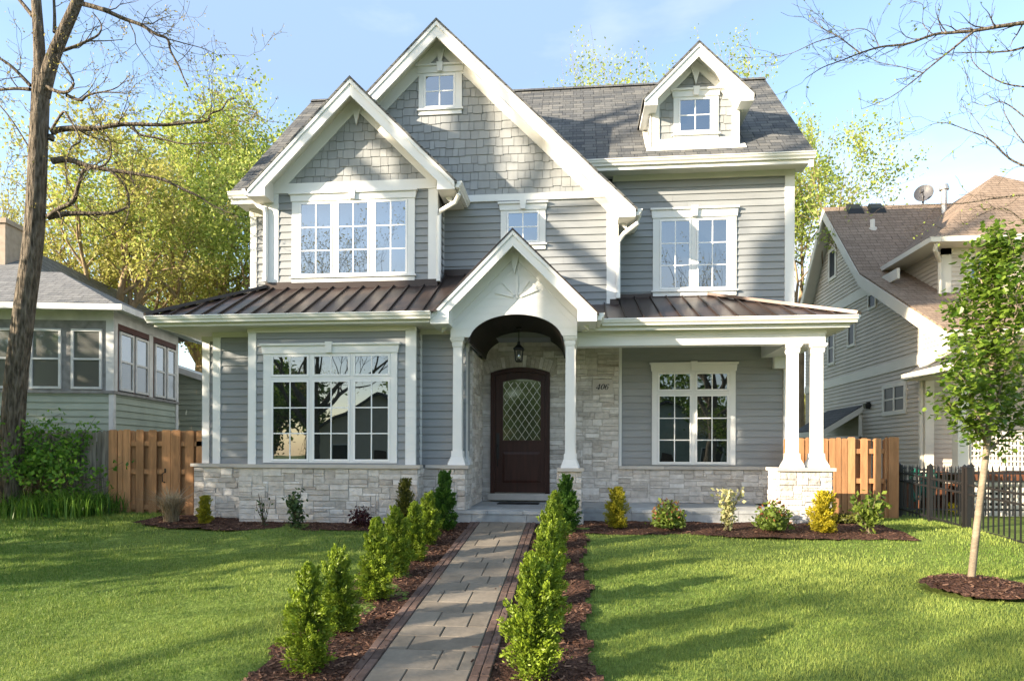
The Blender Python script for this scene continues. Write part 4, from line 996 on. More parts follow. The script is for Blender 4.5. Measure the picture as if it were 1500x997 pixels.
# loose bark chips
def rand_in(f, x0, x1, y0, y1, n):
    P = []
    while len(P) < n:
        x, y = NP.uniform(x0, x1), NP.uniform(y0, y1)
        if f(x, y): P.append((x, y))
    return P
chips = rand_in(in_left, -2.6, XPL, 3.5, 10.0, 5200) + rand_in(in_right, XPR, .25, 3.5, 10.0, 3600) + rand_in(in_left, -7.3, XPL, 9.8, 10.9, 2600) + rand_in(in_right, XPR, 4.9, 9.8, 11.2, 2200) + rand_in(in_circle, 3.5, 5, 6.9, 8.2, 900)
chips += [(XPL + abs(NP.normal(0, .10)), NP.uniform(4.5, 10.5)) for _ in range(70)] + [(XPR - abs(NP.normal(0, .10)), NP.uniform(4.5, 10.5)) for _ in range(70)]
V = []; T = []
for x, y in chips:
    l, wd = abs(NP.normal(.013, .010)) + .006, NP.uniform(.003, .008); a = NP.uniform(0, 6.28); tl = NP.uniform(-.6, .6)
    c = np.array((x, y, (zmul(x, y) if not in_circle(x, y) else gz(x, y) + .02 + .10 * max(0, 1 - math.hypot((x - 4.3) / .7, (y - 7.55) / .55)) + .02 * hnoise(x, y, 2)) + (.036 if XPL < x < XPR and y < 10.7 else .008)))
    u = np.array((math.cos(a), math.sin(a), tl * .6)) * l; v = np.array((-math.sin(a), math.cos(a), NP.uniform(-.7, .7))) * wd
    V += [c - u - v, c + u - v, c + u + v, c - u + v]; T.append(NP.random() ** 2.2)
tag(np_mesh("bark_chips", V, 4, M['chip'], None, T), kind='stuff')

# lawn blades
def lawn_ok(x, y):
    if XPL - .02 < x < XPR + .02 and y < 10.8: return False
    if in_left(x, y) or in_right(x, y) or in_circle(x, y) or in_house(x, y): return False
    if x > 6.1 and y > 9.0: return False
    return True
def blades(n, x0, x1, y0, y1, h, wd):
    x = NP.uniform(x0, x1, n); y = NP.uniform(y0, y1, n)
    # keep what the plot's frame of view takes in plus a margin
    an = np.arctan2(x, y); ok = (an > -.86) & (an < .68)
    x, y = x[ok], y[ok]; ok = np.array([lawn_ok(a, b) for a, b in zip(x, y)]); x, y = x[ok], y[ok]; n = len(x)
    z = np.array([gz(a, b) + wob(a, b) - .02 if b < 10.6 else gz(a, b) - .01 for a, b in zip(x, y)])
    a = NP.uniform(0, 2 * np.pi, n); pn = .5 + .5 * np.sin(x * 1.9 + 1.2 * np.sin(y * 1.6)) * np.sin(y * 2.3 + .8 * np.sin(x * 2.1))
    cl = .5 + .25 * (np.sin(x * 11.3 + 2.1 * np.sin(y * 7.7)) + np.sin(y * 13.1 + 1.9 * np.sin(x * 9.3))); tall = (NP.random(n) < .012 * cl) * 1.1
    hh = h * NP.uniform(.5, 1.15, n) * (.7 + .3 * pn + .4 * cl) * (1 + tall); b0 = np.stack([x, y, z], 1); lean = NP.uniform(.1, .75, n)
    d = np.stack([np.cos(a), np.sin(a), np.zeros(n)], 1); s = np.stack([-np.sin(a), np.cos(a), np.zeros(n)], 1) * (wd * NP.uniform(.7, 1.3, n))[:, None]
    tip = b0 + d * (hh * lean)[:, None] + np.array((0, 0, 1)) * hh[:, None]
    V = np.stack([b0 - s, b0 + s, tip], 1).reshape(-1, 3)
    pn2 = .5 + .5 * np.sin(x * .9 + 2 * np.sin(y * .7)); t = np.clip(NP.normal(.36, .24, n) + .34 * (pn - .5) + .34 * (pn2 - .5) + .22 * (cl - .5) + np.where(x > 0, .16, -.10), 0, 1)  # right half paler, left half darker: sun and shade put into blade colour
    return V, t
parts = [blades(230000, -6.5, 5.2, 4.2, 6.6, .036, .0028), blades(150000, -8.5, 6.2, 6.6, 8.6, .038, .0036), blades(110000, -11.5, 8.0, 8.6, 12.4, .042, .0048), blades(30000, -14, -7, 9, 12.5, .06, .006)]
tag(np_mesh("lawn_grass", np.concatenate([p[0] for p in parts]), 3, M['grass'], None, np.concatenate([p[1] for p in parts])), kind='stuff')

# street in front of the plot
m = MB(); m.box(-200, 200, -15, -7, -1.2, -1.075); tag(m.build("road", M['asphalt']), kind='structure')
m = MB(); m.box(-200, 200, -7, -6.8, -1.2, -.94); tag(m.build("kerb", M['concrete']), kind='structure')
m = MB(); m.box(-200, 200, -3.4, -2.0, -1.2, -.955); tag(m.build("pavement", M['concrete']), kind='structure')

# ------------------------------------------------------------------ plants
def unit(n):
    v = NP.normal(size=(n, 3)); return v / np.linalg.norm(v, axis=1, keepdims=True)
def leaf_quads(Cn, size, elong=1.6, axis=None, jitter=.35, droop=0.0):
    """diamond leaves at centres Cn; long axis random or near axis"""
    n = len(Cn); a = unit(n) if axis is None else axis + unit(n) * jitter
    a[:, 2] -= droop; a /= np.linalg.norm(a, axis=1, keepdims=True)
    b = np.cross(a, unit(n)); b /= np.maximum(np.linalg.norm(b, axis=1, keepdims=True), 1e-6)
    s = (size * NP.uniform(.6, 1.25, n))[:, None]
    A = a * s * elong * .5; B = b * s * .5
    return np.stack([Cn - A, Cn + B - A * .1, Cn + A, Cn - B - A * .1], 1).reshape(-1, 3)
def loc_mesh(name, V, k, m, parent, tint): return np_mesh(name, np.asarray(V) + np.array(WORLD[parent]), k, m, parent, tint)

def conifer(root, h, r, n, m, seed, shape=1.0, leaf=.0135, low=.03, jag=.22, nb=120):
    """upright evergreen: branchlets leave the stem outward and up, each carries its own sprays"""
    rng = np.random.default_rng(seed); per = n * 3 // nb; Cs, Ax, T = [], [], []; R_ = r + .062
    for k in range(nb):
        z = (k + rng.random()) / nb; z = z ** 1.1; a = k * 2.4 + rng.normal() * .5
        prof = (1 - z) ** (.8 * shape) * min(1.0, .62 + z * 2.6) * rng.uniform(1 - 1.7 * jag, 1 + 1.7 * jag) + .07
        el = .35 + 1.05 * z + rng.normal() * .12; d = np.array((math.cos(a) * math.cos(el), math.sin(a) * math.cos(el), math.sin(el))); L_ = R_ * prof / max(.35, math.cos(el))
        p0 = np.array((rng.normal() * .012, rng.normal() * .012, h * (low + z * (.93 - low)))); L_ = min(L_, .30, max(.05, (h * 1.02 - p0[2]) * 1.2))
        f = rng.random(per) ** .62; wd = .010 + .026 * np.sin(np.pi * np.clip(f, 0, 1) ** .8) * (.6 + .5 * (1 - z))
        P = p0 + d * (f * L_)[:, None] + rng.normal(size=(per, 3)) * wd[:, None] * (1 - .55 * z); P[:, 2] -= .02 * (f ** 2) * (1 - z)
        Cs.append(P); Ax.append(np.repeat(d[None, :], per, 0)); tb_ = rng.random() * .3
        T.append(np.clip(.02 + .72 * f ** 1.5 + tb_ + rng.normal(size=per) * .1, 0, 1))  # needles darken toward the stem: inner shade put into colour, tips lighter
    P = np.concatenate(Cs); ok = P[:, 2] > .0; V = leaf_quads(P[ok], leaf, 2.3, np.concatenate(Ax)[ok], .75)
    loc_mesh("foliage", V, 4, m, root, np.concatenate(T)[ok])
    tb = MB(); o = WORLD[root]; tb.tube([o + Vector((0, 0, -.05)), o + Vector((.01, 0, h * .3)), o + Vector((0, .01, h * .85))], [.018, .013, .004], 6); tb.build("stem", M['twig'], root)

ROWY = [4.90, 5.74, 6.66, 7.52, 8.25, 9.15, 10.12]
def protoshrub(name, lab, cat, h, r, n, m, seed, group=None, **k):
    t = thing(name, lab, cat, (0, 0, 0), group); conifer(t, h, r, n, m, seed, **k); return t
def put(t, x, y, rz=0, sc=1.0, dz=.02): t.location = (x, y, gz(x, y) + dz); t.rotation_euler = (0, 0, rz); t.scale = (sc, sc, sc)
GL, GR_ = "spruces along the left of the path", "spruces along the right of the path"
ords = ["nearest the camera", "second from the camera", "third from the camera", "fourth from the camera", "fifth from the camera", "sixth from the camera"]
A = protoshrub("dwarf_spruce", "x", "shrub", .82, .135, 6500, M['spruce'], 3, GL, shape=1.1)
B = protoshrub("dwarf_spruce", "x", "shrub", .78, .145, 6500, M['spruce'], 8, GL, shape=1.0)
Dk = protoshrub("dwarf_spruce", "dense deep green conical spruce by the left pier at the path's house end", "shrub", .90, .18, 9000, M['spruce_dark'], 5, GL, shape=1.05, leaf=.013, jag=.14)
put(Dk, -2.03, 10.10)
firstA = [True]; firstB = [True]
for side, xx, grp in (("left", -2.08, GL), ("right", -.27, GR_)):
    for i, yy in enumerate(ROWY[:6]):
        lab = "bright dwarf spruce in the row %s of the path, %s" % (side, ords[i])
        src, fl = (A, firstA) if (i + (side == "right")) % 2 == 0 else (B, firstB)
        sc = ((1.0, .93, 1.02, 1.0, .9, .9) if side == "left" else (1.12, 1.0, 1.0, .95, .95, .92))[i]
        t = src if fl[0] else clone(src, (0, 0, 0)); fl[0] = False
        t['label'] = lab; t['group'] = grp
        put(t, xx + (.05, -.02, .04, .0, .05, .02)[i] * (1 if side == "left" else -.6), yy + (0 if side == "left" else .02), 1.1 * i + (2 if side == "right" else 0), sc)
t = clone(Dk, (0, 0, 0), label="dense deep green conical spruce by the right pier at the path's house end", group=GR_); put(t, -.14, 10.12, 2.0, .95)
t = protoshrub("dwarf_spruce", "slim olive-brown conifer standing against the stone beside the deep green spruce", "shrub", .74, .09, 3600, M['spruce_olive'], 15, shape=.7, jag=.3); put(t, XP(592, 10.2, 770), 10.25)
GG = "golden evergreens in the foundation beds"
g1 = protoshrub("golden_arborvitae", "golden-topped narrow arborvitae in the bed right of the entry", "shrub", .60, .105, 4500, M['goldgreen'], 31, GG, shape=.7, jag=.25); put(g1, XP(904, 10.45, 760), 10.45)
t = clone(g1, (0, 0, 0), label="small gold-tipped round arborvitae at the far left end of the stone base", group=GG); put(t, XP(300, 10.35, 765), 10.35, 1.4, .72)
g2_ = protoshrub("golden_arborvitae", "brightest yellow feathery evergreen below the double porch columns", "shrub", .58, .13, 4500, M['gold'], 37, GG, shape=.75, jag=.35, leaf=.016); put(g2_, XP(1206, 10.35, 765), 10.35)

def bushy(root, h, r, n, m, seed, leaf=.04, stems=9, tips=None, flat=.75):
    rng = np.random.default_rng(seed); o = Vector(WORLD[root]); tb = MB()
    ends = []
    for k in range(stems):
        a = 2 * math.pi * k / stems + rng.uniform(-.3, .3); q = rng.uniform(.3, .95); e = Vector((math.cos(a) * r * q, math.sin(a) * r * q, h * rng.uniform(.55, .95)))
        mid = e * .5 + Vector((rng.uniform(-.03, .03), rng.uniform(-.03, .03), .03)); tb.tube([o + Vector((0, 0, -.04)), o + mid, o + e], [.009, .007, .003], 5, False); ends.append(e)
    tb.build("stem", M['twig'], root)
    u = unit(n); u[:, 2] = np.abs(u[:, 2]); rr = rng.random(n) ** .4
    lob = 1 + .18 * np.sin(np.arctan2(u[:, 1], u[:, 0]) * 4 + seed) + .12 * rng.normal(size=n)
    P = np.stack([u[:, 0] * r * rr * lob, u[:, 1] * r * rr * lob, .1 * h + u[:, 2] * h * .85 * rr * lob], 1)
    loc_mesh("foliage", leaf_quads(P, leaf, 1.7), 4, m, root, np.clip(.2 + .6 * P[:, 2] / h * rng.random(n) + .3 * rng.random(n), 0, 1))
    if tips:
        nt = n // 18; u = unit(nt); u[:, 2] = np.abs(u[:, 2]) * .8 + .25; P = np.stack([u[:, 0] * r, u[:, 1] * r, .12 * h + u[:, 2] * h * .95], 1) * rng.uniform(.9, 1.1, (nt, 1))
        loc_mesh("new_growth", leaf_quads(P, leaf * .8, 1.8), 4, tips, root, rng.random(nt))
def stemmy(root, h, w_, n, m, seed, leaf=.05, stems=6, perstem=None, bare=.1, stemm=None):
    rng = np.random.default_rng(seed); o = Vector(WORLD[root]); tb = MB(); P = []
    for k in range(stems):
        a = rng.uniform(0, 6.28); q = rng.uniform(.1, 1); top = Vector((math.cos(a) * w_ * q, math.sin(a) * w_ * q, h * rng.uniform(.6, 1.0)))
        pts = [Vector((rng.uniform(-.02, .02), rng.uniform(-.02, .02), -.04))]
        for j in range(1, 5): f = j / 4; pts.append(Vector((top.x * f ** 1.3, top.y * f ** 1.3, top.z * f)) + Vector((rng.uniform(-.02, .02), rng.uniform(-.02, .02), 0)))
        tb.tube([o + p for p in pts], [.008, .007, .006, .004, .002], 5, False)
        for _ in range(n // stems):
            f = rng.uniform(bare, 1) * 3.999; j = int(f); p = pts[j].lerp(pts[j + 1], f - j); P.append(p + Vector(rng.normal(size=3) * leaf * .9))
    tb.build("stem", stemm or M['twig'], root)
    P = np.array([tuple(p) for p in P]); loc_mesh("foliage", leaf_quads(P, leaf, 1.8), 4, m, root, rng.random(len(P)))
GB = "shrubs in the foundation beds"
def shrub(name, lab, fn, px, y, *a, **k):
    t = thing(name, lab, "shrub", (XP(px, y, 765), y, gz(XP(px, y, 765), y) + .02), GB); fn(t, *a, **k); return t
s1 = shrub("spirea", "rounded green spirea with rusty tips right of the golden arborvitae", bushy, 979, 10.4, .40, .24, 1500, M['spirea'], 41, tips=M['redleaf'])
s2 = clone(s1, (XP(1133, 10.35, 765), 10.35, gz(0, 10.35) + .02), 1.8, 1.02, label="rounded green spirea with rusty tips just left of the corner pier", group=GB)
shrub("euonymus", "loose cream-variegated shrub with upright stems between the two spireas", stemmy, 1066, 10.4, .68, .24, 420, M['cream'], 43, .045, 9)
shrub("holly", "open dark glossy holly under the large front window", stemmy, 434, 10.15, .66, .17, 330, M['holly'], 47, .05, 7)
shrub("barberry", "small burgundy-leaved barberry right of the holly", bushy, 528, 10.3, .32, .17, 420, M['burgundy'], 49, .035)
shrub("bare_shrub", "thin bare-twigged shrub left of the holly with few green leaves at its foot", stemmy, 386, 10.2, .55, .16, 70, M['holly'], 53, .035, 9, bare=.0)
shrub("young_shrub", "tan-stemmed leafy shrub in front of the cedar gate right of the house", stemmy, 1273, 10.35, .62, .34, 420, M['spirea'], 57, .06, 10, bare=.3, stemm=M['bark_young'])
t = shrub("low_juniper", "low olive groundcover evergreen against the foot of the right cedar fence", bushy, 1241, 11.4, .16, .30, 900, M['spruce_olive'], 59, .03)
rng = np.random.default_rng(61)
def tuft(name, lab, cat, x, y, n, h, spread, m, wd=.004, group=None, seed=1, arch=.5, kind=None):
    rng = np.random.default_rng(seed); t = thing(name, lab, cat, (x, y, gz(x, y)), group)
    a = rng.uniform(0, 6.28, n); b = np.stack([rng.normal(size=n) * spread * .35, rng.normal(size=n) * spread * .35, np.zeros(n)], 1); hh = h * rng.uniform(.5, 1.1, n)
    d = np.stack([np.cos(a), np.sin(a), np.zeros(n)], 1); s = np.stack([-np.sin(a), np.cos(a), np.zeros(n)], 1) * wd; k = rng.uniform(.1, 1, n)[:, None] * arch * hh[:, None]
    up = np.array((0, 0, 1.0)); p1 = b + d * k * .3 + up * hh[:, None] * .6; p2 = b + d * k + up * hh[:, None] * (1 - .35 * arch * rng.random((n, 1)))
    V = np.concatenate([np.stack([b - s, b + s, p1 + s * .8, p1 - s * .8], 1), np.stack([p1 - s * .8, p1 + s * .8, p2 + s * .15, p2 - s * .15], 1)]).reshape(-1, 3); tt = rng.random(n)
    loc_mesh("blades", V, 4, m, t, np.concatenate([tt, tt])); return t
tuft("feather_grass", "dry straw-coloured ornamental grass clump before the left cedar fence", "grass clump", XP(252, 10.5, 765), 10.5, 620, .60, .10, M['dry'], .0055, seed=63, arch=1.1)
k = 0
for px_, y_, sd_ in ((12, 10.9, 71), (52, 10.8, 72), (92, 10.9, 73), (128, 11.0, 74), (30, 11.3, 75), (75, 11.3, 76), (112, 11.35, 77), (146, 11.3, 78)):
    tuft("daylily", "strap-leaved green daylily clump along the foot of the weathered fence", "daylily", XP(px_, y_, 740), y_, 190, .50, .55, M['lily'], .010, "daylily clumps by the old fence", sd_, .8)

# ------------------------------------------------------------------ fences
random.seed(71)
fy = 11.62; fz0, fz1 = -.08, 1.56
FEN = thing("cedar_fence", "new orange cedar board fence with a gate left of the house", "fence", (XP(225, fy, 700), fy, 0))
def boards(mb, x0, x1, y, z0, z1, wd, gap, off=0, dog=.02):
    x = x0
    while x < x1 - .02:
        b = min(x + wd, x1); dz = random.uniform(-.006, .006); t = random.random()
        mb.prism([(x, y, z0), (b, y, z0), (b, y, z1 - dog + dz), (b - dog, y, z1 + dz), (x + dog, y, z1 + dz), (x, y, z1 - dog + dz)], (0, .019, 0), t); x += wd + gap
pxs = lambda a: XP(a, fy, 690)
fb = MB()
for a, b in ((159, 171), (172.5, 179.5), (180, 190.5), (199, 210), (217.5, 229), (237, 249.5)): boards(fb, pxs(a), pxs(b), fy, fz0, fz1, 9, 0)
for a, b in ((250, 253), (252, 264), (271.5, 283.5)): boards(fb, pxs(a), pxs(b), fy - .001 * (a > 251), fz0, fz1 - .01, 9, 0)
boards(fb, pxs(286.5), pxs(299), fy + .02, fz0, fz1 - .02, 9, 0); fb.build("front_board", M['cedar'], FEN)
fb = MB(); boards(fb, pxs(161), pxs(299), fy + .075, fz0, fz1 - .02, .145, .004); fb.build("back_board", M['cedar'], FEN)
fb = MB()
for z in (.12, .78, 1.30): fb.box(pxs(160), pxs(299), fy + .020, fy + .073, z - .045, z + .045, random.random())
fb.build("rail", M['cedar'], FEN)
m = MB(); hx = pxs(242); m.tube([(hx, fy - .005, .58), (hx - .02, fy - .05, .60), (hx - .022, fy - .055, .74), (hx, fy - .005, .78)], .011, 6); m.box(hx - .015, hx + .015, fy - .008, fy, .76, .84); m.build("gate_handle", M['black'], FEN)
oy = 11.75
OLD = thing("weathered_fence", "old grey weathered picket fence left of the cedar fence", "fence", (XP(100, oy, 700), oy, 0)); om = MB()
x = XP(-140, oy, 690)
while x < XP(157.5, oy, 690):
    wd = random.uniform(.075, .105); lean = random.uniform(-.006, .006); z1 = 1.55 + random.uniform(-.035, .03); yy = oy + random.uniform(-.008, .008)
    om.prism([(x, yy, -.08), (x + wd - .008, yy, -.08), (x + wd - .008 + lean, yy, z1 - .03), (x + wd * .5 + lean, yy, z1), (x + lean, yy, z1 - .03)], (0, .018, 0), random.random()); x += wd
om.build("picket", M['oldwood'], OLD)
om = MB()
for z in (.35, 1.25): om.box(XP(-140, oy, 690), XP(157, oy, 690), oy + .03, oy + .08, z - .045, z + .045)
om.build("rail", M['oldwood'], OLD)
ry = 12.62; RF = thing("cedar_fence", "new orange cedar board fence right of the house behind the corner pier", "fence", (XP(1250, ry, 700), ry, 0)); rx = lambda a: XP(a, ry, 690)
fb = MB(); z1 = ZP(1250, 641, ry)
for a, b in ((1150, 1160), (1167, 1178), (1180, 1188), (1204, 1213), (1215, 1224), (1224.5, 1232), (1233, 1241), (1242, 1252.5), (1261, 1271), (1280.5, 1291), (1296, 1301)): boards(fb, rx(a), rx(b), ry, -.1, z1 + random.uniform(-.01, .01), 9, 0)
boards(fb, rx(1300.5), rx(1315.5), ry - .03, -.1, z1 + .012, 9, 0); fb.build("front_board", M['cedar'], RF)
fb = MB(); boards(fb, rx(1150), rx(1312), ry + .075, -.1, z1 - .02, .145, .03); fb.build("back_board", M['cedar'], RF)
fb = MB()
for z in (.1, .66, 1.2): fb.box(rx(1150), rx(1314), ry + .020, ry + .073, z - .045, z + .045, random.random())
fb.build("rail", M['cedar'], RF)
m = MB(); hx = rx(1297); m.tube([(hx, ry - .03, .50), (hx - .02, ry - .08, .53), (hx - .02, ry - .08, .66), (hx, ry - .03, .69)], .011, 6); m.build("gate_handle", M['black'], RF)

def iron_fence(name, lab, p, q, h, n, posts):
    p, q = Vector(p), Vector(q); t = thing(name, lab, "fence", p); m = MB()
    zg = lambda v: gz(v.x, v.y) - .03
    for i in range(n + 1):
        v = p.lerp(q, i / n); zb = zg(v) + .06; m.frustum(v.x, v.y, .0085, .0085, zb, zb + h - .05); m.frustum(v.x, v.y, .012, .001, zb + h - .05, zb + h + .03)
    m.build("picket", M['black'], t); m = MB()
    for f in (.14, .72, .88): m.bar((p.x, p.y, zg(p) + .06 + h * f - .02), (q.x, q.y, zg(q) + .06 + h * f - .02), .024, .03)
    m.build("rail", M['black'], t)
    for f in posts:
        v = p.lerp(q, f); m = MB(); z = zg(v); m.frustum(v.x, v.y, .032, .032, z, z + h + .06); m.frustum(v.x, v.y, .042, .042, z + h + .06, z + h + .08); m.frustum(v.x, v.y, .03, .004, z + h + .08, z + h + .12); m.build("post", M['black'], t)
    return t
iron_fence("iron_fence", "black iron picket fence along the right neighbour's side yard", (6.02, 13.0, 0), (6.42, 5.4, 0), .90, 68, (0.0, .13, .25, .262, .5, .75, 1.0))
iron_fence("iron_fence", "black iron cross fence running from the side fence to the neighbour's porch", (6.06, 12.9, 0), (9.6, 12.9, 0), .90, 30, (.33, .66, 1.0))
#@@NEIGHBOURS
# ------------------------------------------------------------------ right neighbour: taupe house with brown roof
random.seed(81)
XW = 7.2; YF = 14.55
NB = thing("house", "taupe clapboard house with brown shingle roof beyond the right fence", "house", (XW, YF, 0))
def yz(mb, poly, x0, x1, t=None): mb.prism([(x0, a, b) for a, b in poly], (x1 - x0, 0, 0), t)
yb_ = 21.6
rake = [(12.95, 3.44), (16.8, 5.55), (19.2, 8.02), (21.9, 4.75)]
def zroof(y):
    for (a, c), (b, d) in zip(rake[:-1], rake[1:]):
        if a <= y <= b: return c + (d - c) * (y - a) / (b - a)
    return rake[-1][1]
sd = MB(); pl = [(0, -.1), (yb_ - YF, -.1), (yb_ - YF, zroof(yb_) - .1), (yb_ - 19.2, 7.9), (yb_ - 16.8, 5.45), (yb_ - YF, 0)]
W_ = lambda y: yb_ - y
outline = [(W_(yb_), .55), (W_(YF), .55), (W_(YF), zroof(YF) - .08), (W_(16.8), 5.47), (W_(19.2), 7.92), (W_(yb_), zroof(yb_) - .08)]
siding(sd, (XW, yb_), (0, -1), outline, .098, .019); siding(sd, (XW, yb_), (0, -1), [(W_(YF), 3.2), (W_(13.1), 3.2), (W_(13.1), zroof(13.1) - .08), (W_(YF), zroof(YF) - .08)], .098, .019); sd.build("siding_wall", M['taupe'], NB)
sd = MB(); siding(sd, (XW, YF), EX, rect(0, 6.5, .55, 4.2), .098, .019); sd.build("siding_wall", M['taupe'], NB)
cr = MB(); yz(cr, [(YF + .03, .0), (yb_, .0), (yb_, zroof(yb_) - .15), (19.2, 7.8), (16.8, 5.35), (YF + .03, zroof(YF) - .15)], XW + .03, 13.6); cr.build("wall_core", M['taupe'], NB)
bs = MB(); bs.box(XW + .01, 13.6, YF + .01, yb_, -.2, .55); bs.build("brick_foundation", M['redbrick'], NB)
r = MB(); xo = 6.85
for (a, c), (b, d) in zip(rake[:-1], rake[1:]): r.prism([(xo, a, c), (14.0, a, c), (14.0, b, d), (xo, b, d)], (0, 0, -.05))
NR = r.build("roof", M['brownroof'], NB)
b = MB()
for (a, c), (bb, d) in zip(rake[:-1], rake[1:]): yz(b, [(a, c - .05), (bb, d - .05), (bb, d - .33), (a, c - .33)], xo - .02, xo + .03)
b.build("bargeboard", M['taupe_trim'], NB)
b = MB()
for (a, c), (bb, d) in zip(rake[:-1], rake[1:]): yz(b, [(a, c - .06), (bb, d - .06), (bb, d - .10), (a, c - .10)], xo + .03, XW + .02)
b.build("soffit", M['taupe_trim'], NB)
b = MB(); yz(b, [(12.98, 3.38), (12.98, 3.24), (YF, 3.24), (YF, 3.30), (13.1, 3.30)], XW + .05, 13.9); b.build("porch_soffit", M['taupe_trim'], NB)
b = MB(); zb2 = 5.08; b.box(XW - .035, XW + .02, 15.0 + .6, 20.7, zb2, zb2 + .24); b.box(XW - .035, XW + .02, 13.1, yb_, 3.03, 3.24); b.box(XW - .03, XW + .02, YF, YF + .12, .55, 4.1); b.build("band_board", M['taupe_trim'], NB)
def nwin(ys, zs, n, m_, f=.09, gl='glass_dim', rows=1):
    ya, yb__ = min(ys), max(ys); za, zb__ = min(zs), max(zs); t = MB()
    for q in ((ya - f, ya, za - f, zb__ + f), (yb__, yb__ + f, za - f, zb__ + f), (ya, yb__, za - f, za), (ya, yb__, zb__, zb__ + f)): t.box(XW - .045, XW + .01, *q)
    for k in range(1, n): c_ = ya + (yb__ - ya) * k / n; t.box(XW - .04, XW + .01, c_ - .03, c_ + .03, za, zb__)
    for k in range(1, rows): c_ = za + (zb__ - za) * k / rows; t.box(XW - .036, XW + .01, ya, yb__, c_ - .015, c_ + .015)
    wv = t.build("window", M['taupe_trim'], NB); p = MB(); p.face([(XW - .024, ya, za), (XW - .024, yb__, za), (XW - .024, yb__, zb__), (XW - .024, ya, zb__)]); p.build("pane", M[gl], wv)
def yw(px): 
    dx = (px - HX) / FPX; a = math.atan(dx) - YAW; return XW / math.tan(a)
def zw(px, py): return at(px, py, yw(px)).z
nwin((yw(1297), yw(1326)), (zw(1311, 601), zw(1311, 567)), 2, None, .10, rows=2)
nwin((yw(1244), yw(1252)), (zw(1248, 504), zw(1248, 470)), 1, None, .07); nwin((yw(1215), yw(1222)), (zw(1218, 531), zw(1218, 488)), 1, None, .07, rows=2)
nwin((yw(1274), yw(1283)), (zw(1278, 449), zw(1278, 432)), 1, None, .06); nwin((yw(1216), yw(1224)), (zw(1220, 405), zw(1220, 368)), 1, None, .09)
# side-door canopy on brackets
ca, cb = yw(1213), yw(1264); cz = zw(1264, 592)
c = MB(); yz(c, [(cb, 0), (ca, 0), (ca, 0), (cb, 0)], XW, XW) if False else None
xo2 = XW - .95
c.prism([(XW, cb, cz), (xo2, cb, cz - .62), (xo2, ca, cz - .62), (XW, ca, cz)], (0, 0, -.05)); CAN = c.build("door_canopy", M['darkroof'], NB)
c = MB(); c.prism([(XW, cb - .03, cz - .04), (xo2 - .03, cb - .03, cz - .65), (xo2 - .03, cb - .03, cz - .80), (XW, cb - .03, cz - .19)], (0, .04, 0)); c.box(xo2 - .03, xo2 + .01, cb, ca, cz - .80, cz - .66)
c.box(xo2, XW, cb + .02, cb + .07, cz - .95, cz - .80); c.box(XW - .09, XW, cb + .02, cb + .07, cz - 1.5, cz - .2); c.build("canopy_trim", M['taupe_trim'], CAN)
c = MB(); c.tube([(XW - .04, cb + .05, cz - 1.5), (XW - .14, cb + .05, cz - 1.2), (XW - .5, cb + .05, cz - 1.0), (xo2 + .15, cb + .05, cz - .93)], .045, 6); c.build("bracket", M['taupe_trim'], CAN)
lm = MB()
for px_, py_ in ((1275, 594), (1174, 619)):
    yq_ = yw(px_); zq = zw(px_, py_); lm.frustum(XW - .08, yq_, .05, .08, zq - .08, zq + .05); lm.box(XW - .1, XW, yq_ - .02, yq_ + .02, zq + .05, zq + .09)
lm.build("wall_lamp", M['black'], NB)
# upper cross wing
wx, wy = 7.9, 15.17; we = 5.62
sd = MB(); siding(sd, (wx, wy), EX, rect(0, 5.2, 4.4, we), .098, .019); siding(sd, (wx, 17.6), (0, -1), rect(0, 17.6 - wy, 4.4, we), .098, .019); WG = sd.build("upper_wing", M['taupe'], NB)
c = MB(); c.box(wx + .02, 13.1, wy + .02, 18, 4.3, we); c.build("wing_core", M['taupe'], WG)
c = MB(); c.box(wx - .03, wx + .17, wy - .03, wy + .02, 4.4, we); c.box(wx - .03, wx, wy, wy + .14, 4.4, we); c.box(wx - .03, 13, wy - .03, wy + .02, we - .16, we); c.build("corner_trim", M['taupe_trim'], WG)
apx, apy, apz = 10.4, 17.6, 8.12; e0, e1, f0 = wx - .42, 13.4, wy - .45
r = MB(); r.face([(e0, f0, we + .06), (e1, f0, we + .06), (apx, apy, apz)]); r.face([(e0, f0, we + .06), (apx, apy, apz), (apx, 21, apz), (e0, 21, we + .06)]); r.face([(e1, f0, we + .06), (e1, 21, we + .06), (apx, 21, apz), (apx, apy, apz)]); r.build("wing_roof", M['brownroof'], WG)
c = MB(); c.box(e0, e1, f0, wy, we - .02, we + .0); c.box(e0, wx, wy, 16.95, we - .02, we); c.build("wing_soffit", M['taupe_trim'], WG)
c = MB(); c.box(e0 - .1, e1, f0 - .1, f0, we - .03, we + .08); c.box(e0 - .1, e0, f0, 16.95, we - .03, we + .08); c.build("wing_gutter", M['taupe_trim'], WG)
c = MB(); c.tube([(e0 + .05, f0 - .03, we - .04), (e0 + .06, f0 + .05, we - .15), (wx - .08, wy - .06, we - .32), (wx - .08, wy - .06, 4.55)], .045, 8); c.build("downspout", M['taupe_trim'], WG)
wxa, wxb = XP(1421, wy, 395), XP(1441, wy, 395); c = MB(); zz0, zz1 = ZP(1430, 408, wy), ZP(1430, 377, wy)
for q in ((wxa - .12, wxa, zz0 - .12, zz1 + .12), (wxb, wxb + .12, zz0 - .12, zz1 + .12), (wxa, wxb, zz0 - .12, zz0), (wxa, wxb, zz1, zz1 + .12)): c.box(q[0], q[1], wy - .05, wy + .01, q[2], q[3])
c.box((wxa + wxb) / 2 - .012, (wxa + wxb) / 2 + .012, wy - .04, wy, zz0, zz1); c.box(wxa, wxb, wy - .038, wy, (zz0 + zz1) / 2 - .012, (zz0 + zz1) / 2 + .012); c.build("wing_window", M['taupe_trim'], WG)
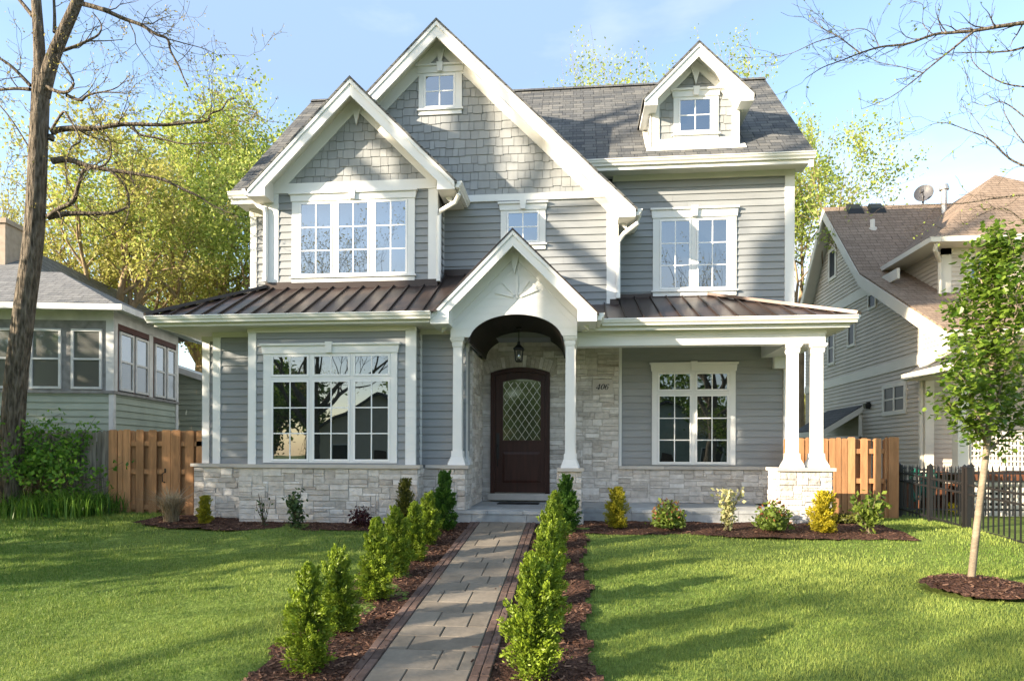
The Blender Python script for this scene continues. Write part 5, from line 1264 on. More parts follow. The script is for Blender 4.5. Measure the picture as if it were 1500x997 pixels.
c = MB(); c.face([(wxa, wy - .026, zz0), (wxb, wy - .026, zz0), (wxb, wy - .026, zz1), (wxa, wy - .026, zz1)]); c.build("wing_pane", M['glass_low'], WG)
# front porch
py_ = 13.35; pzd = .80
c = MB(); c.box(7.25, 13.5, py_ - .05, YF, pzd - .05, pzd); c.box(7.2, 13.5, py_ - .1, py_ - .05, pzd - .16, pzd - .02); PORCH = c.build("porch_deck", M['redbrick'], NB)
def column2(x):
    c = MB(); c.frustum(x, py_ + .06, .10, .09, pzd, 3.1); c.frustum(x, py_ + .06, .14, .14, pzd, pzd + .12); c.frustum(x, py_ + .06, .12, .15, 3.05, 3.22); c.build("porch_column", M['taupe_trim'], PORCH)
for x in (7.32, 9.75, 12.2): column2(x)
def lattice(name, x0, x1, z0, z1, nx, nz, bw, y):
    c = MB()
    for k in range(nx + 1): x = x0 + (x1 - x0) * k / nx; c.box(x - bw / 2, x + bw / 2, y - .012, y, z0, z1)
    for k in range(nz + 1): z = z0 + (z1 - z0) * k / nz; c.box(x0, x1, y - .024, y - .0125, z - bw / 2, z + bw / 2)
    c.box(x0 - .05, x1 + .05, y - .05, y + .03, z1, z1 + .07); c.box(x0 - .05, x1 + .05, y - .05, y + .03, z0 - .07, z0); c.build(name, M['taupe_trim'], PORCH)
for a, b in ((7.48, 8.65), (8.85, 9.62), (9.9, 12.05)): lattice("lattice_rail", a, b, pzd + .12, pzd + .72, int((b - a) / .065), 6, .028, py_ + .02)
for a, b in ((7.35, 8.7), (8.8, 10.3), (10.4, 12.4)): lattice("lattice_skirt", a, b, .06, pzd - .24, int((b - a) / .10), 5, .045, py_ - .02)
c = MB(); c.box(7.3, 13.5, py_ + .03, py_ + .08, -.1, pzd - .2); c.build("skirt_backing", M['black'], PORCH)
c = MB(); c.prism([(6.82, 12.75, 2.78), (7.25, 12.75, 3.05), (7.25, 14.9, 3.05), (6.82, 14.5, 2.78)], (0, 0, -.05)); c.build("side_roof", M['darkroof'], NB)
c = MB(); c.box(6.74, 6.82, 12.72, 14.52, 2.68, 2.80); c.box(6.82, 7.25, 12.75, 14.45, 2.66, 2.70); c.build("side_gutter", M['taupe_trim'], NB)
c = MB(); c.box(XW - .03, XW + .14, YF - .16, YF + .02, .55, 3.3); c.tube([(7.0, 13.05, 3.22), (7.05, 13.2, 3.1), (7.12, YF - .1, 2.95), (XW - .07, YF - .08, 2.8), (XW - .07, YF - .08, .2)], .04, 8); c.build("downspout", M['taupe_trim'], NB)
c = MB(); c.prism([(6.86, 12.88, 3.44), (14, 12.88, 3.44), (14, 12.80, 3.40), (14, 12.84, 3.3), (14, 12.95, 3.3)][:1] + [(6.9, 12.80, 3.40), (6.9, 12.84, 3.31), (6.9, 12.95, 3.31), (6.9, 12.95, 3.44)], (7, 0, 0)); c.build("gutter", M['taupe_trim'], NB)
# roof fittings
def yroof_pt(px, py):
    """point of the upper front roof slope under a sight line"""
    for Y in np.arange(15.5, 19.2, .02):
        p = at(px, py, Y)
        if p.z <= zroof(Y): return p
    return at(px, py, 19.1)
for px_, py2 in ((1252, 309), (1284, 308)):
    p = yroof_pt(px_, py2); c = MB(); c.prism([(p.x - .22, p.y - .12, p.z - .12), (p.x + .22, p.y - .12, p.z - .12), (p.x + .16, p.y - .10, p.z + .03), (p.x - .16, p.y - .10, p.z + .03)], (0, .22, .2)); c.build("roof_vent", M['black'], NR)
p = yroof_pt(1278, 334); c = MB(); c.tube([p + Vector((0, 0, -.1)), p + Vector((0, 0, .22))], .06, 10); c.tube([p + Vector((0, 0, -.1)), p + Vector((0, 0, -.0))], .11, 10); c.build("vent_pipe", M['taupe_trim'], NR)
p = yroof_pt(1383, 312); c = MB(); c.tube([p + Vector((0, 0, -.3)), p + Vector((0, 0, .62))], .075, 12); c.tube([p + Vector((0, 0, .62)), p + Vector((0, 0, .66)), p + Vector((0, 0, .76))], [.12, .12, .09], 12); c.build("flue_pipe", M['metal'], NR)
p = att(1353, 296, 18.3); DSH = thing("satellite_dish", "grey satellite dish standing on the brown roof ridge beside the flue pipe", "satellite dish", p)
c = MB(); n0 = Vector((-.45, -.8, .35)).normalized(); a_ = n0.cross(Vector((0, 0, 1))).normalized(); b2 = a_.cross(n0)
cc = p + Vector((0, 0, .25)); ring_ = [[cc - n0 * (.10 * (1 - (q / 5) ** 2)) + (a_ * math.cos(2 * math.pi * k / 20) * .24 + b2 * math.sin(2 * math.pi * k / 20) * .28) * q / 5 for k in range(20)] for q in range(6)]
for q in range(5):
    for k in range(20): c.face([ring_[q][k], ring_[q][(k + 1) % 20], ring_[q + 1][(k + 1) % 20], ring_[q + 1][k]])
c.build("reflector", M['dish'], DSH); c = MB(); c.tube([p + Vector((0, 0, -.6)), p + Vector((0, .05, .2))], .025, 8); c.tube([cc - b2 * .25, cc - b2 * .2 + n0 * .35], .015, 6); c.box(*[f for v in ((cc - b2 * .2 + n0 * .35).x,) for f in (v - .04, v + .04)], (cc + n0 * .35).y - .05, (cc + n0 * .35).y + .05, (cc - b2 * .2 + n0 * .35).z - .03, (cc - b2 * .2 + n0 * .35).z + .04); c.build("mast", M['dish'], DSH)
# hose on its hanger
hp = att(1353, 712, 13.2); HS = thing("garden_hose", "green garden hose hung in two coils behind the iron fence", "garden hose", (hp.x, hp.y, 0))
c = MB()
for off, n_ in ((-.16, 7), (.12, 7)):
    for k in range(n_):
        pts = []; jx, jy = random.uniform(-.05, .05), random.uniform(-.05, .05); ln_ = random.uniform(.50, .66)
        for q in range(17): an = 2 * math.pi * q / 16; pts.append((hp.x + off + jx * .5 + math.sin(an) * (.075 + jx * .4), hp.y + jy, .86 - ln_ * .5 + math.cos(an) * ln_ * .5))
        c.tube(pts, .014, 6, False)
c.build("coil", M['hose'], HS); c = MB(); c.tube([(hp.x, hp.y + .05, -.05), (hp.x, hp.y + .05, .80)], .02, 6); c.tube([(hp.x - .25, hp.y, .84), (hp.x + .22, hp.y, .84)], .02, 6); c.build("hose_stand", M['black'], HS)
fl = thing("yellow_flower", "single yellow bloom on a stalk behind the iron fence", "flower", att(1394, 745, 12.6)); o = WORLD[fl]; fl_z = gz(o.x, o.y)
c = MB(); c.tube([(o.x, o.y, fl_z), (o.x + .02, o.y, o.z)], .01, 5); c.build("stalk", M['leaf_bramble'], fl); loc_mesh("petals", leaf_quads(NP.normal(size=(40, 3)) * (.05, .03, .06), .06, 1.4), 4, M['flower'], fl, NP.random(40))

# ------------------------------------------------------------------ left neighbour: sage house with an enclosed porch
random.seed(91)
LH = thing("house", "sage green house with grey roof and enclosed window porch left of the plot", "house", (-9.65, 13.0, 0))
LH.rotation_euler = (0, 0, R(9)); WORLD[LH] = Vector((0, 0, 0))
DL = 3.03
def lsid(mb, o, d, poly): siding(mb, o, d, poly, .145, .022)
c = MB(); lsid(c, (0, 0), (0, 1), rect(0, DL, 1.42, 2.36)); lsid(c, (-9, 0), EX, rect(0, 9, 1.42, 2.36)); c.build("siding_wall", M['sage'], LH)
c = MB(); c.box(-9, -.02, .03, DL - .02, -.1, 1.42); c.box(-9, -.05, .06, DL - .03, 1.4, 4.2); c.build("wall_core", M['greyframe'], LH)
c = MB(); c.box(-9, .03, -.03, .02, 1.36, 1.44); c.box(-.02, .03, 0, DL, 1.36, 1.42); c.box(-.06, .035, -.035, .06, 1.42, 2.36); c.build("sill_board", M['oldwhite'], LH)
c = MB(); c.box(-9, .06, -.06, .0, 2.36, 2.42); c.box(.0, .06, 0, DL, 2.36, 2.42); c.build("window_ledge", M['greyframe'], LH)
c = MB(); c.box(-9, .03, -.03, .03, 3.88, 4.12); c.box(0, .03, 0, DL, 3.86, 4.12); c.box(-.12, .035, -.035, .02, 2.42, 3.9); c.box(0, .035, .0, .13, 2.42, 3.9); c.box(0, .03, 1.52, 1.70, 2.42, 3.9); c.box(0, .04, DL - .12, DL, 1.3, 3.9); c.build("porch_frame", M['oldwhite'], LH)
c = MB(); c.box(-9, -.12, -.02, .03, 3.72, 3.88); c.box(-9, -.12, -.015, .03, 2.42, 3.88); c.build("window_surround", M['greyframe'], LH)
c = MB()
for a, b in ((.14, 1.51), (1.71, DL - .13)):
    c.box(0, .025, a, b, 3.74, 3.86)
    for q in (a, (a + b) / 2 - .04, b - .05): c.box(0, .025, q, q + (.08 if q not in (a,) else .05), 2.42, 3.74)
c.build("window_surround", M['redframe'], LH)
def swin(side, a, b, z0=2.45, z1=3.70):
    f = .05; zm_ = z0 + (z1 - z0) * .5; t = MB(); 
    bx = (lambda u0, u1, v0, v1, p=0: t.box(u0, u1, -.05 + p, -.005, v0, v1)) if side == 'f' else (lambda u0, u1, v0, v1, p=0: t.box(.012, .055 - p, u0, u1, v0, v1))
    for q in ((a, a + f, z0, z1), (b - f, b, z0, z1), (a + f, b - f, z0, z0 + f), (a + f, b - f, z1 - f, z1), (a + f, b - f, zm_ - .02, zm_ + .02)): bx(*q)
    W = t.build("window", M['oldwhite'], LH)
    for (v0, v1, mm) in ((z0 + f, zm_ - .02, 'screen'), (zm_ + .02, z1 - f, 'screen_hi')):
        p = MB()
        if side == 'f': p.face([(a + f, -.024, v0), (b - f, -.024, v0), (b - f, -.024, v1), (a + f, -.024, v1)])
        else: p.face([(.03, a + f, v0), (.03, b - f, v0), (.03, b - f, v1), (.03, a + f, v1)])
        p.build("pane", M[mm], W)
for a, b in ((.20, .78), (.86, 1.45), (1.77, 2.30), (2.38, 2.86)): swin('s', a, b)
for k in range(8): swin('f', -.82 - k * .82, -.20 - k * .82)
r = MB(); ez = 4.12; ex, ey0, ey1 = .32, -.38, 3.9; ax0_, ax1_, ay, az = -7.0, -2.0, 1.6, 5.3
r.face([(-9.5, ey0, ez), (ex, ey0, ez), (ax1_, ay, az), (ax0_, ay, az)]); r.face([(ex, ey0, ez), (ex, ey1, ez), (ax1_, ay, az)]); r.face([(ex, ey1, ez), (-9.5, ey1, ez), (ax0_, ay, az), (ax1_, ay, az)])
r.build("roof", M['oldroof'], LH)
r = MB(); r.face([(-9.5, 1.0, 4.7), (-3.2, 1.0, 4.7), (-4.2, 4.5, 6.5), (-9.5, 4.5, 6.5)]); r.face([(-3.2, 1.0, 4.7), (-1.2, 9, 4.7), (-4.2, 8, 6.5), (-4.2, 4.5, 6.5)]); r.build("upper_roof", M['oldroof'], LH)
c = MB(); c.box(-9.5, ex, ey0 - .10, ey0, ez - .10, ez + .02); c.box(ex, ex + .10, ey0 - .1, ey1, ez - .10, ez + .02); c.box(-9.5, ex, ey0, .0, ez - .03, ez - .005); c.box(0, ex, 0, ey1, ez - .03, ez - .005); c.build("gutter", M['oldwhite'], LH)
c = MB(); c.box(-5.15, -4.45, 3.4, 4.1, 5, 7.0); c.box(-5.2, -4.4, 3.35, 4.15, 7.0, 7.12); c.build("chimney", M['chimney'], LH)
c = MB(); lsid(c, (.55, 4.6), (0, 1), rect(0, 4, .4, 3.2)); lsid(c, (.55 - 4, 4.6), EX, [(0, .4), (4, .4), (4, 3.1), (0, 4.4)]); c.build("rear_siding", M['sage'], LH)
c = MB(); c.prism([(.75, 4.4, 3.05), (.75, 9, 3.05), (-3.5, 9, 4.45), (-3.5, 4.4, 4.45)], (0, 0, -.16)); c.build("rear_roof", M['oldwhite'], LH)
#@@TREES
# ------------------------------------------------------------------ trees
def grow(rng, p, d, L, r, dep, polys, tips, wig=.22, kids=(2, 4), up=.08, spread=.75, ratio=.68, nseg=6, rmin=.004):
    pts = [np.array(p)]; rad = [r]; d = np.array(d) / np.linalg.norm(d); ds = []
    for i in range(nseg):
        d = d + rng.normal(size=3) * wig * .5; d[2] += up * .5; d /= np.linalg.norm(d); ds.append(d.copy())
        pts.append(pts[-1] + d * L / nseg); rad.append(max(rmin, r * (1 - .62 * (i + 1) / nseg)))
    polys.append((pts, rad))
    if dep <= 0: tips.append((pts, d)); return
    for k in range(rng.integers(kids[0], kids[1] + 1)):
        f = rng.uniform(.3, 1.0); i = min(nseg - 1, int(f * nseg)); q = pts[i + 1]
        a = unit_r(rng); nd = ds[i] + a * spread; grow(rng, q, nd, L * ratio * rng.uniform(.7, 1.15), max(rmin, rad[i + 1] * .72), dep - 1, polys, tips, wig, kids, up, spread, ratio, max(3, nseg - 1), rmin)
    grow(rng, pts[-1], d, L * ratio, rad[-1], dep - 1, polys, tips, wig, kids, up, spread, ratio, max(3, nseg - 1), rmin)
def unit_r(rng):
    v = rng.normal(size=3); return v / np.linalg.norm(v)
def polys_mesh(name, polys, m, parent, nmax=10):
    mb = MB()
    for pts, rad in polys:
        n = nmax if rad[0] > .08 else (7 if rad[0] > .03 else (5 if rad[0] > .012 else 4)); n = n if rad[0] > .006 else 3
        mb.tube([Vector(p) for p in pts], rad, n, False)
    return mb.build(name, m, parent, smooth=True)
def leaves_on(tips, n, spread, rng):
    P = []
    for pts, d in tips:
        k = rng.integers(0, len(pts) - 1, n); f = rng.random((n, 1)); A = np.array(pts); P.append(A[k] * (1 - f) + A[k + 1] * f + rng.normal(size=(n, 3)) * spread)
    return np.concatenate(P)
def broad_tree(lab, x, y, h, seed, leafm, nleaf, leaf=.14, spread=.25, trunk_r=.22, lean=(0, 0), fork=.28, bark='bark', nl=5, dep=3, L0=None, group=None, cat="tree", name="tree", wid=.8, gap=.0, up=.08):
    rng = np.random.default_rng(seed); z0 = gz(x, y) - .1; t = thing(name, lab, cat, (x, y, z0), group)
    polys, tips = [], []; base = np.array((x, y, z0)); hf = h * fork
    pts = [base + np.array((lean[0] * f ** 1.4, lean[1] * f ** 1.4, hf * f)) + rng.normal(size=3) * .03 * f for f in np.linspace(0, 1, 6)]
    polys.append((pts, [trunk_r * (1.25 - .5 * f) if f > 0 else trunk_r * 1.45 for f in np.linspace(0, 1, 6)]))
    for k in range(nl):
        a = 2 * math.pi * k / nl + rng.uniform(-.5, .5); el = rng.uniform(.5, 1.25)
        d = (math.cos(a) * math.cos(el) * wid + lean[0] * .12, math.sin(a) * math.cos(el) * wid, math.sin(el))
        grow(rng, pts[-1 - (k % 2)], d, (L0 or (h - hf) * .40) * rng.uniform(.8, 1.1), trunk_r * .58, dep, polys, tips, up=up)
    polys_mesh("trunk", polys, M[bark], t)
    if nleaf:
        if gap: tips = [q for q in tips if rng.random() > gap]
        P = leaves_on(tips, max(1, nleaf // len(tips)), spread, rng)
        np_mesh("crown", leaf_quads(P, leaf, 1.5), 4, M[leafm], t, rng.random(len(P)))
    return t

# the big bare tree at the left, limb by limb
rng = np.random.default_rng(101); TT = 12.0
def limb(pix, t0, t1, r0, r1):
    n = len(pix); pts = [np.array(att(px, py, t0 + (t1 - t0) * i / max(1, n - 1))) for i, (px, py) in enumerate(pix)]
    # smooth the polyline
    out = []
    for i in range(n - 1):
        p0, p1, p2, p3 = pts[max(0, i - 1)], pts[i], pts[i + 1], pts[min(n - 1, i + 2)]
        for f in (0, .25, .5, .75): out.append(.5 * ((2 * p1) + (-p0 + p2) * f + (2 * p0 - 5 * p1 + 4 * p2 - p3) * f * f + (-p0 + 3 * p1 - 3 * p2 + p3) * f ** 3))
    out.append(pts[-1]); k = len(out)
    return out, [r0 + (r1 - r0) * (j / (k - 1)) ** .8 for j in range(k)]
b0 = att(18, 700, TT); BT = thing("tree", "big bare tree with a forked rough trunk and crooked limbs at the left", "tree", (b0.x, b0.y, gz(b0.x, b0.y)))
polys, tips = [], []
P_ = lambda *a, **k: polys.append(limb(*a))
P_([(12, 735), (17, 660), (23, 560), (36, 450), (48, 360), (53, 290), (56, 215), (59, 150), (60, 105)], TT, TT, .205, .135)
P_([(59, 120), (57, 60), (53, 0), (50, -60), (46, -140)], TT, TT - .1, .105, .06); P_([(62, 140), (75, 92), (92, 50), (112, 5), (128, -40), (150, -110)], TT, TT - .3, .13, .065)
hand = [([(70, 318), (100, 313), (140, 313), (168, 311), (187, 303)], .3, .060, .020), ([(70, 318), (88, 305), (107, 295), (115, 270), (123, 248)], -.3, .050, .028), ([(123, 248), (140, 246), (155, 240), (163, 225), (160, 205), (150, 190), (143, 172)], -.4, .024, .008),
        ([(76, 236), (100, 234), (128, 243), (160, 249), (200, 255), (235, 262), (262, 274), (290, 287), (312, 301), (350, 318)], .5, .062, .008), ([(160, 249), (178, 265), (188, 285), (188, 310), (178, 335), (150, 350)], .4, .028, .006),
        ([(74, 205), (80, 192), (105, 188), (135, 189), (165, 184), (190, 182), (240, 183), (272, 180), (304, 177), (308, 167), (325, 160), (333, 147), (345, 145)], .3, .062, .007), ([(195, 186), (205, 197), (235, 203), (270, 211), (300, 209), (335, 212)], .2, .03, .006), ([(325, 160), (337, 173), (360, 180), (372, 185)], .1, .012, .004),
        ([(115, 4), (150, 14), (180, 27), (207, 37), (228, 50), (245, 57), (250, 75), (262, 97), (268, 112), (275, 127)], .2, .045, .010), ([(245, 57), (275, 65), (300, 72), (325, 84)], .3, .012, .004), ([(207, 37), (213, 26), (222, 33), (228, 45)], .2, .012, .004),
        ([(62, 122), (80, 133), (98, 135), (108, 122), (100, 105), (88, 90)], -.3, .04, .012), ([(98, 140), (118, 147), (128, 140), (150, 135), (185, 137)], -.2, .035, .008), ([(150, 135), (172, 128), (190, 110)], -.2, .014, .005),
        ([(80, 78), (110, 68), (128, 60), (145, 50), (148, 35), (135, 18)], .3, .034, .008), ([(128, 60), (155, 60), (180, 58)], .3, .016, .005),
        ([(45, 126), (28, 108), (10, 92), (-20, 75)], -.2, .035, .02), ([(44, 131), (20, 130), (-20, 134)], .2, .034, .02), ([(42, 215), (20, 180), (0, 155), (-20, 140)], -.1, .016, .008), ([(80, 48), (80, 20), (78, -20)], .1, .034, .02), ([(48, 24), (35, 8), (22, -8)], .1, .04, .03),
        ([(55, 305), (30, 270), (0, 258)], .2, .012, .006), ([(76, 190), (92, 165), (100, 172), (118, 205), (105, 215), (96, 240), (98, 270), (92, 290)], -.5, .026, .006), ([(130, 150), (150, 200), (165, 225)], .3, .010, .006)]
for pix, dt, r0, r1 in hand:
    pl = limb(pix, TT + dt * .2, TT + dt, r0, r1); polys.append(pl); pts, rad = pl
    for j in range(3, len(pts), 2):
        if rng.random() < .75:
            d = (pts[min(j + 1, len(pts) - 1)] - pts[j - 1]); d /= np.linalg.norm(d); nd = d + unit_r(rng) * .95
            grow(rng, pts[j], nd, rng.uniform(.25, .75), max(.006, rad[j] * .38), 1 if rng.random() < .5 else 2, polys, tips, wig=.5, kids=(1, 3), up=.12, spread=.9, nseg=5, rmin=.0032)
polys_mesh("trunk", polys, M['bark'], BT, 16)
P = leaves_on(tips, 3, .035, rng); np_mesh("buds", leaf_quads(P, .028, 1.5), 4, M['leaf_bud'], BT, rng.random(len(P)))

# overhanging limbs of a tree standing outside the frame on the right
rng = np.random.default_rng(113); polys, tips = [], []; tp = np.array((11.2, 9.2, 0.))
OT = thing("tree", "budding tree whose thin bare branches reach in over the right neighbour's roof", "tree", (tp[0], tp[1], gz(tp[0], tp[1])))
polys.append(([tp + np.array((0, 0, -.3)), tp + np.array((.05, 0, 2.0)), tp + np.array((-.05, .05, 4.5)), tp + np.array((.1, 0, 7.5)), tp + np.array((.3, .2, 10))], [.30, .24, .21, .15, .08]))
TR = 10.2
src = tp + np.array((-.0, .0, 5.6))
def rl(pix, r0, r1, lead=None, dt=0.0):
    pts, rad = limb(pix, TR + dt, TR + dt + .3, r0, r1)
    if lead is not None: pts = [lead, (lead + pts[0]) / 2 + np.array((0, 0, .15))] + pts; rad = [r0 * 1.6, r0 * 1.3] + rad
    polys.append((pts, rad)); return pts, rad
main = []
main.append(rl([(1505, 33), (1470, 38), (1428, 45), (1395, 48), (1367, 51), (1330, 64), (1290, 69), (1260, 78), (1235, 88), (1205, 99), (1180, 115)], .032, .005, src))
main.append(rl([(1428, 45), (1400, 68), (1375, 88), (1352, 107), (1330, 125), (1300, 145), (1262, 160)], .020, .004))
main.append(rl([(1260, 78), (1243, 65), (1227, 53), (1205, 42), (1190, 25)], .012, .004)); main.append(rl([(1227, 53), (1195, 62), (1160, 78), (1130, 84)], .009, .003)); main.append(rl([(1288, 69), (1278, 50), (1262, 42), (1240, 46), (1228, 53)], .008, .003))
main.append(rl([(1367, 51), (1352, 35), (1352, 8), (1338, 2)], .009, .003)); main.append(rl([(1352, 107), (1320, 98), (1290, 92), (1268, 82)], .008, .003)); main.append(rl([(1505, 68), (1478, 75), (1440, 77), (1395, 77)], .020, .005, src + np.array((0, 0, -.3)), .3))
main.append(rl([(1505, 128), (1470, 122), (1440, 105), (1425, 90), (1422, 75)], .014, .004, src + np.array((0, 0, -1.0)), .2)); main.append(rl([(1505, 245), (1478, 232), (1450, 205), (1420, 192), (1385, 180), (1362, 183)], .018, .004, src + np.array((0, 0, -2.4)), -.2))
main.append(rl([(1450, 205), (1425, 170), (1405, 150)], .008, .003, None, -.1)); main.append(rl([(1505, 175), (1470, 150), (1445, 155), (1425, 150)], .012, .004, src + np.array((0, 0, -1.8)), .1)); main.append(rl([(1505, 285), (1460, 290), (1410, 298), (1360, 300), (1290, 305)], .016, .004, src + np.array((0, 0, -2.9)), -.3)); main.append(rl([(1505, 330), (1470, 305), (1430, 318), (1400, 340)], .012, .004, src + np.array((0, 0, -3.2)), -.3))
main.append(rl([(1505, 215), (1485, 190), (1470, 160), (1475, 140)], .012, .004, src + np.array((0, 0, -2.2)), -.1))
for pts, rad in main:
    for j in range(3, len(pts)):
        for _ in range(1):
            if rng.random() < .62:
                d = (pts[min(j + 1, len(pts) - 1)] - pts[j - 1]); d /= max(np.linalg.norm(d), 1e-6); grow(rng, pts[j], d + unit_r(rng) * .8, rng.uniform(.15, .5), max(.0035, rad[j] * .45), 1, polys, tips, wig=.45, kids=(1, 3), up=.1, spread=.9, nseg=4, rmin=.0028)
for k in range(5):
    a = k * 1.26; grow(rng, tp + np.array((.1, 0, 6.5 + k * .6)), (math.cos(a) + .5, math.sin(a), 1.1), 2.4, .07, 3, polys, tips)
polys_mesh("trunk", polys, M['bark'], OT)
low_ = [q for q in tips if q[0][0][2] < 4.9 or rng.random() < .4]
P = leaves_on(low_, 1, .02, rng); np_mesh("young_leaves", leaf_quads(P, .034, 1.6), 4, M['leaf_lime'], OT, rng.random(len(P)) * .6)

# the staked young tree on the lawn
rng = np.random.default_rng(127); ts = 7.18; polys, tips = [], []
sb_ = att(1421, 862, ts); SP = thing("sapling", "young leafy tree with a slim pale trunk in a mulch ring on the right lawn", "tree", (sb_.x, sb_.y, gz(sb_.x, sb_.y)))
tk = limb([(1420, 872), (1424, 835), (1430, 780), (1438, 715), (1446, 650), (1450, 610)], ts, ts, .040, .032); polys.append(tk)
ld = limb([(1450, 610), (1453, 540), (1455, 470), (1460, 420), (1462, 375), (1463, 350)], ts, ts + .05, .036, .006); polys.append(ld)
side = [[(1447, 655), (1437, 620), (1425, 590), (1412, 545), (1408, 500)], [(1447, 645), (1465, 610), (1490, 580), (1520, 545)], [(1449, 615), (1440, 560), (1428, 500), (1424, 440), (1430, 400)], [(1450, 620), (1468, 560), (1482, 500), (1490, 440)], [(1447, 660), (1470, 640), (1500, 610), (1530, 600)], [(1446, 650), (1430, 630), (1405, 610), (1390, 590)],
        [(1453, 540), (1435, 500), (1412, 465), (1400, 450)], [(1454, 500), (1475, 460), (1492, 420), (1500, 395)], [(1456, 460), (1440, 420), (1432, 385)], [(1460, 410), (1478, 392), (1486, 365)], [(1451, 590), (1478, 575), (1515, 520)], [(1451, 585), (1425, 565), (1398, 540)], [(1452, 560), (1500, 470), (1520, 420)]]
for i, s_ in enumerate(side):
    pl = limb(s_, ts, ts + (-.45, .45, .3, -.3, .1, -.15, .4, -.4, .2, -.2, .5, -.55, .1)[i], .017, .004); polys.append(pl); pts, rad = pl
    for j in range(2, len(pts), 1):
        d = (pts[min(j + 1, len(pts) - 1)] - pts[j - 1]); d /= max(np.linalg.norm(d), 1e-6); grow(rng, pts[j], d + unit_r(rng) * .9, rng.uniform(.10, .26), .004, 0, polys, tips, wig=.4, up=.12, nseg=4, rmin=.002)
pts, rad = ld
for j in range(3, len(pts)): 
    for _ in range(3): grow(rng, pts[j], unit_r(rng) + np.array((0, 0, .8)), rng.uniform(.10, .24), .004, 0, polys, tips, wig=.4, up=.1, nseg=4, rmin=.002)
polys_mesh("trunk", polys, M['bark_young'], SP, 14)
P = leaves_on(tips, 27, .08, rng); n = len(P)
a = unit(n); a[:, 2] = a[:, 2] * .4 - .35; a /= np.linalg.norm(a, axis=1, keepdims=True); b = np.cross(a, unit(n) * .5 + np.array((0, 0, 1.0))); b /= np.maximum(np.linalg.norm(b, axis=1, keepdims=True), 1e-6); nn_ = np.cross(a, b)
s_ = (.080 * rng.uniform(.55, 1.15, n))[:, None]; Lh = []
mid0, mid1 = P, P + a * s_
for sg in (1, -1): Lh.append(np.stack([mid0, P + a * s_ * .28 + b * s_ * .36 * sg + nn_ * s_ * .10, P + a * s_ * .68 + b * s_ * .30 * sg + nn_ * s_ * .08, mid1], 1))
tt = np.clip(rng.beta(1.4, 2.2, n), 0, 1); np_mesh("crown", np.concatenate(Lh).reshape(-1, 3), 4, M['leaf_sap'], SP, np.concatenate([tt, tt]))

# brambly shrub at the foot of the big tree
rng = np.random.default_rng(131); polys, tips = [], []; bx_, by_ = XP(35, 11.25, 690), 11.25
BR = thing("bramble_shrub", "tangled green bramble shrub around the foot of the big bare tree", "shrub", (bx_, by_, gz(bx_, by_)))
for k in range(34):
    p = np.array((bx_ + rng.uniform(-.9, .75), by_ + rng.uniform(-.25, .35), -.05)); grow(rng, p, (rng.normal() * .5 + .1, rng.normal() * .25, 1.2), rng.uniform(.6, 1.05), .010, 2, polys, tips, wig=.4, kids=(2, 3), up=-.02, spread=.9, nseg=6, rmin=.003)
polys_mesh("canes", polys, M['twig'], BR)
tips2 = [q for q in tips if q[0][-1][2] > .75 or rng.random() < .3]; P = leaves_on(tips2, 20, .09, rng); np_mesh("foliage", leaf_quads(P, .055, 1.6), 4, M['leaf_bramble'], BR, np.clip(rng.beta(1.3, 2.0, len(P)), 0, 1))

# trees behind the houses
GBK = "trees behind the houses on the left"
def tree_at(lab, px, t, top_py, seed, leafm, nleaf, **k):
    p = att(px, 600, t); h = (ZC + (664 - top_py) * t / FPX); return broad_tree(lab, p.x, p.y, h, seed, leafm, nleaf, **k)
tree_at("spreading yellow-green tree with a pale leaning trunk above the sage house", 188, 21, 150, 201, 'leaf_yellow', 18000, leaf=.078, spread=.22, bark='bark_pale', trunk_r=.26, lean=(-.6, 0), fork=.40, nl=7, dep=3, group=GBK, gap=.12)
tree_at("tall lime-green tree with two upright trunks behind the left end of the grey house", 287, 25, 108, 207, 'leaf_lime', 42000, leaf=.085, spread=.28, bark='bark_pale', trunk_r=.28, lean=(.3, 0), fork=.36, nl=8, dep=3, group=GBK)
tree_at("dense lime-green tree rising just left of the grey house's roof", 372, 27, 122, 211, 'leaf_lime', 46000, leaf=.085, spread=.30, bark='bark_pale', trunk_r=.24, fork=.22, nl=8, dep=3, group=GBK)
tree_at("slim green tree with a mossy trunk between the two taller left trees", 240, 23.5, 235, 213, 'leaf_yellow', 7000, leaf=.075, spread=.25, bark='bark_pale', trunk_r=.17, lean=(-.7, .2), fork=.45, nl=6, dep=3, group=GBK)
tree_at("yellow budding tree with airy crown behind the big bare trunk", 55, 24, 190, 217, 'leaf_yellow', 9000, leaf=.07, spread=.22, bark='bark_pale', trunk_r=.22, fork=.35, nl=7, dep=3, group=GBK, gap=.2)
tree_at("low green leafy tree showing above the sage house's grey roof", 110, 30, 372, 219, 'leaf_green', 11000, leaf=.12, spread=.5, trunk_r=.2, fork=.25, nl=7, dep=3, group=GBK)
tree_at("small sparse tree at the far left behind the chimney", -10, 27, 330, 221, 'leaf_yellow', 16000, leaf=.14, spread=.4, trunk_r=.2, fork=.3, nl=6, dep=3, group=GBK)
tree_at("thin tree whose top shows above the main roof ridge", 945, 27, 70, 223, 'leaf_lime', 8000, leaf=.075, spread=.18, bark='bark_pale', trunk_r=.16, fork=.5, nl=6, dep=3, gap=.2, L0=4.9, up=.3, wid=.5)
tree_at("loose leafy tree right of the grey house against the sky", 1172, 21, 85, 227, 'leaf_lime', 14000, leaf=.07, spread=.15, bark='bark_pale', trunk_r=.14, fork=.40, nl=8, dep=3, gap=.35, L0=2.9, up=.22, wid=.55)
tree_at("small yellow tree seen low between the double porch columns", 1170, 34, 560, 229, 'leaf_yellow', 9000, leaf=.14, spread=.3, trunk_r=.12, fork=.3, nl=5, dep=2)
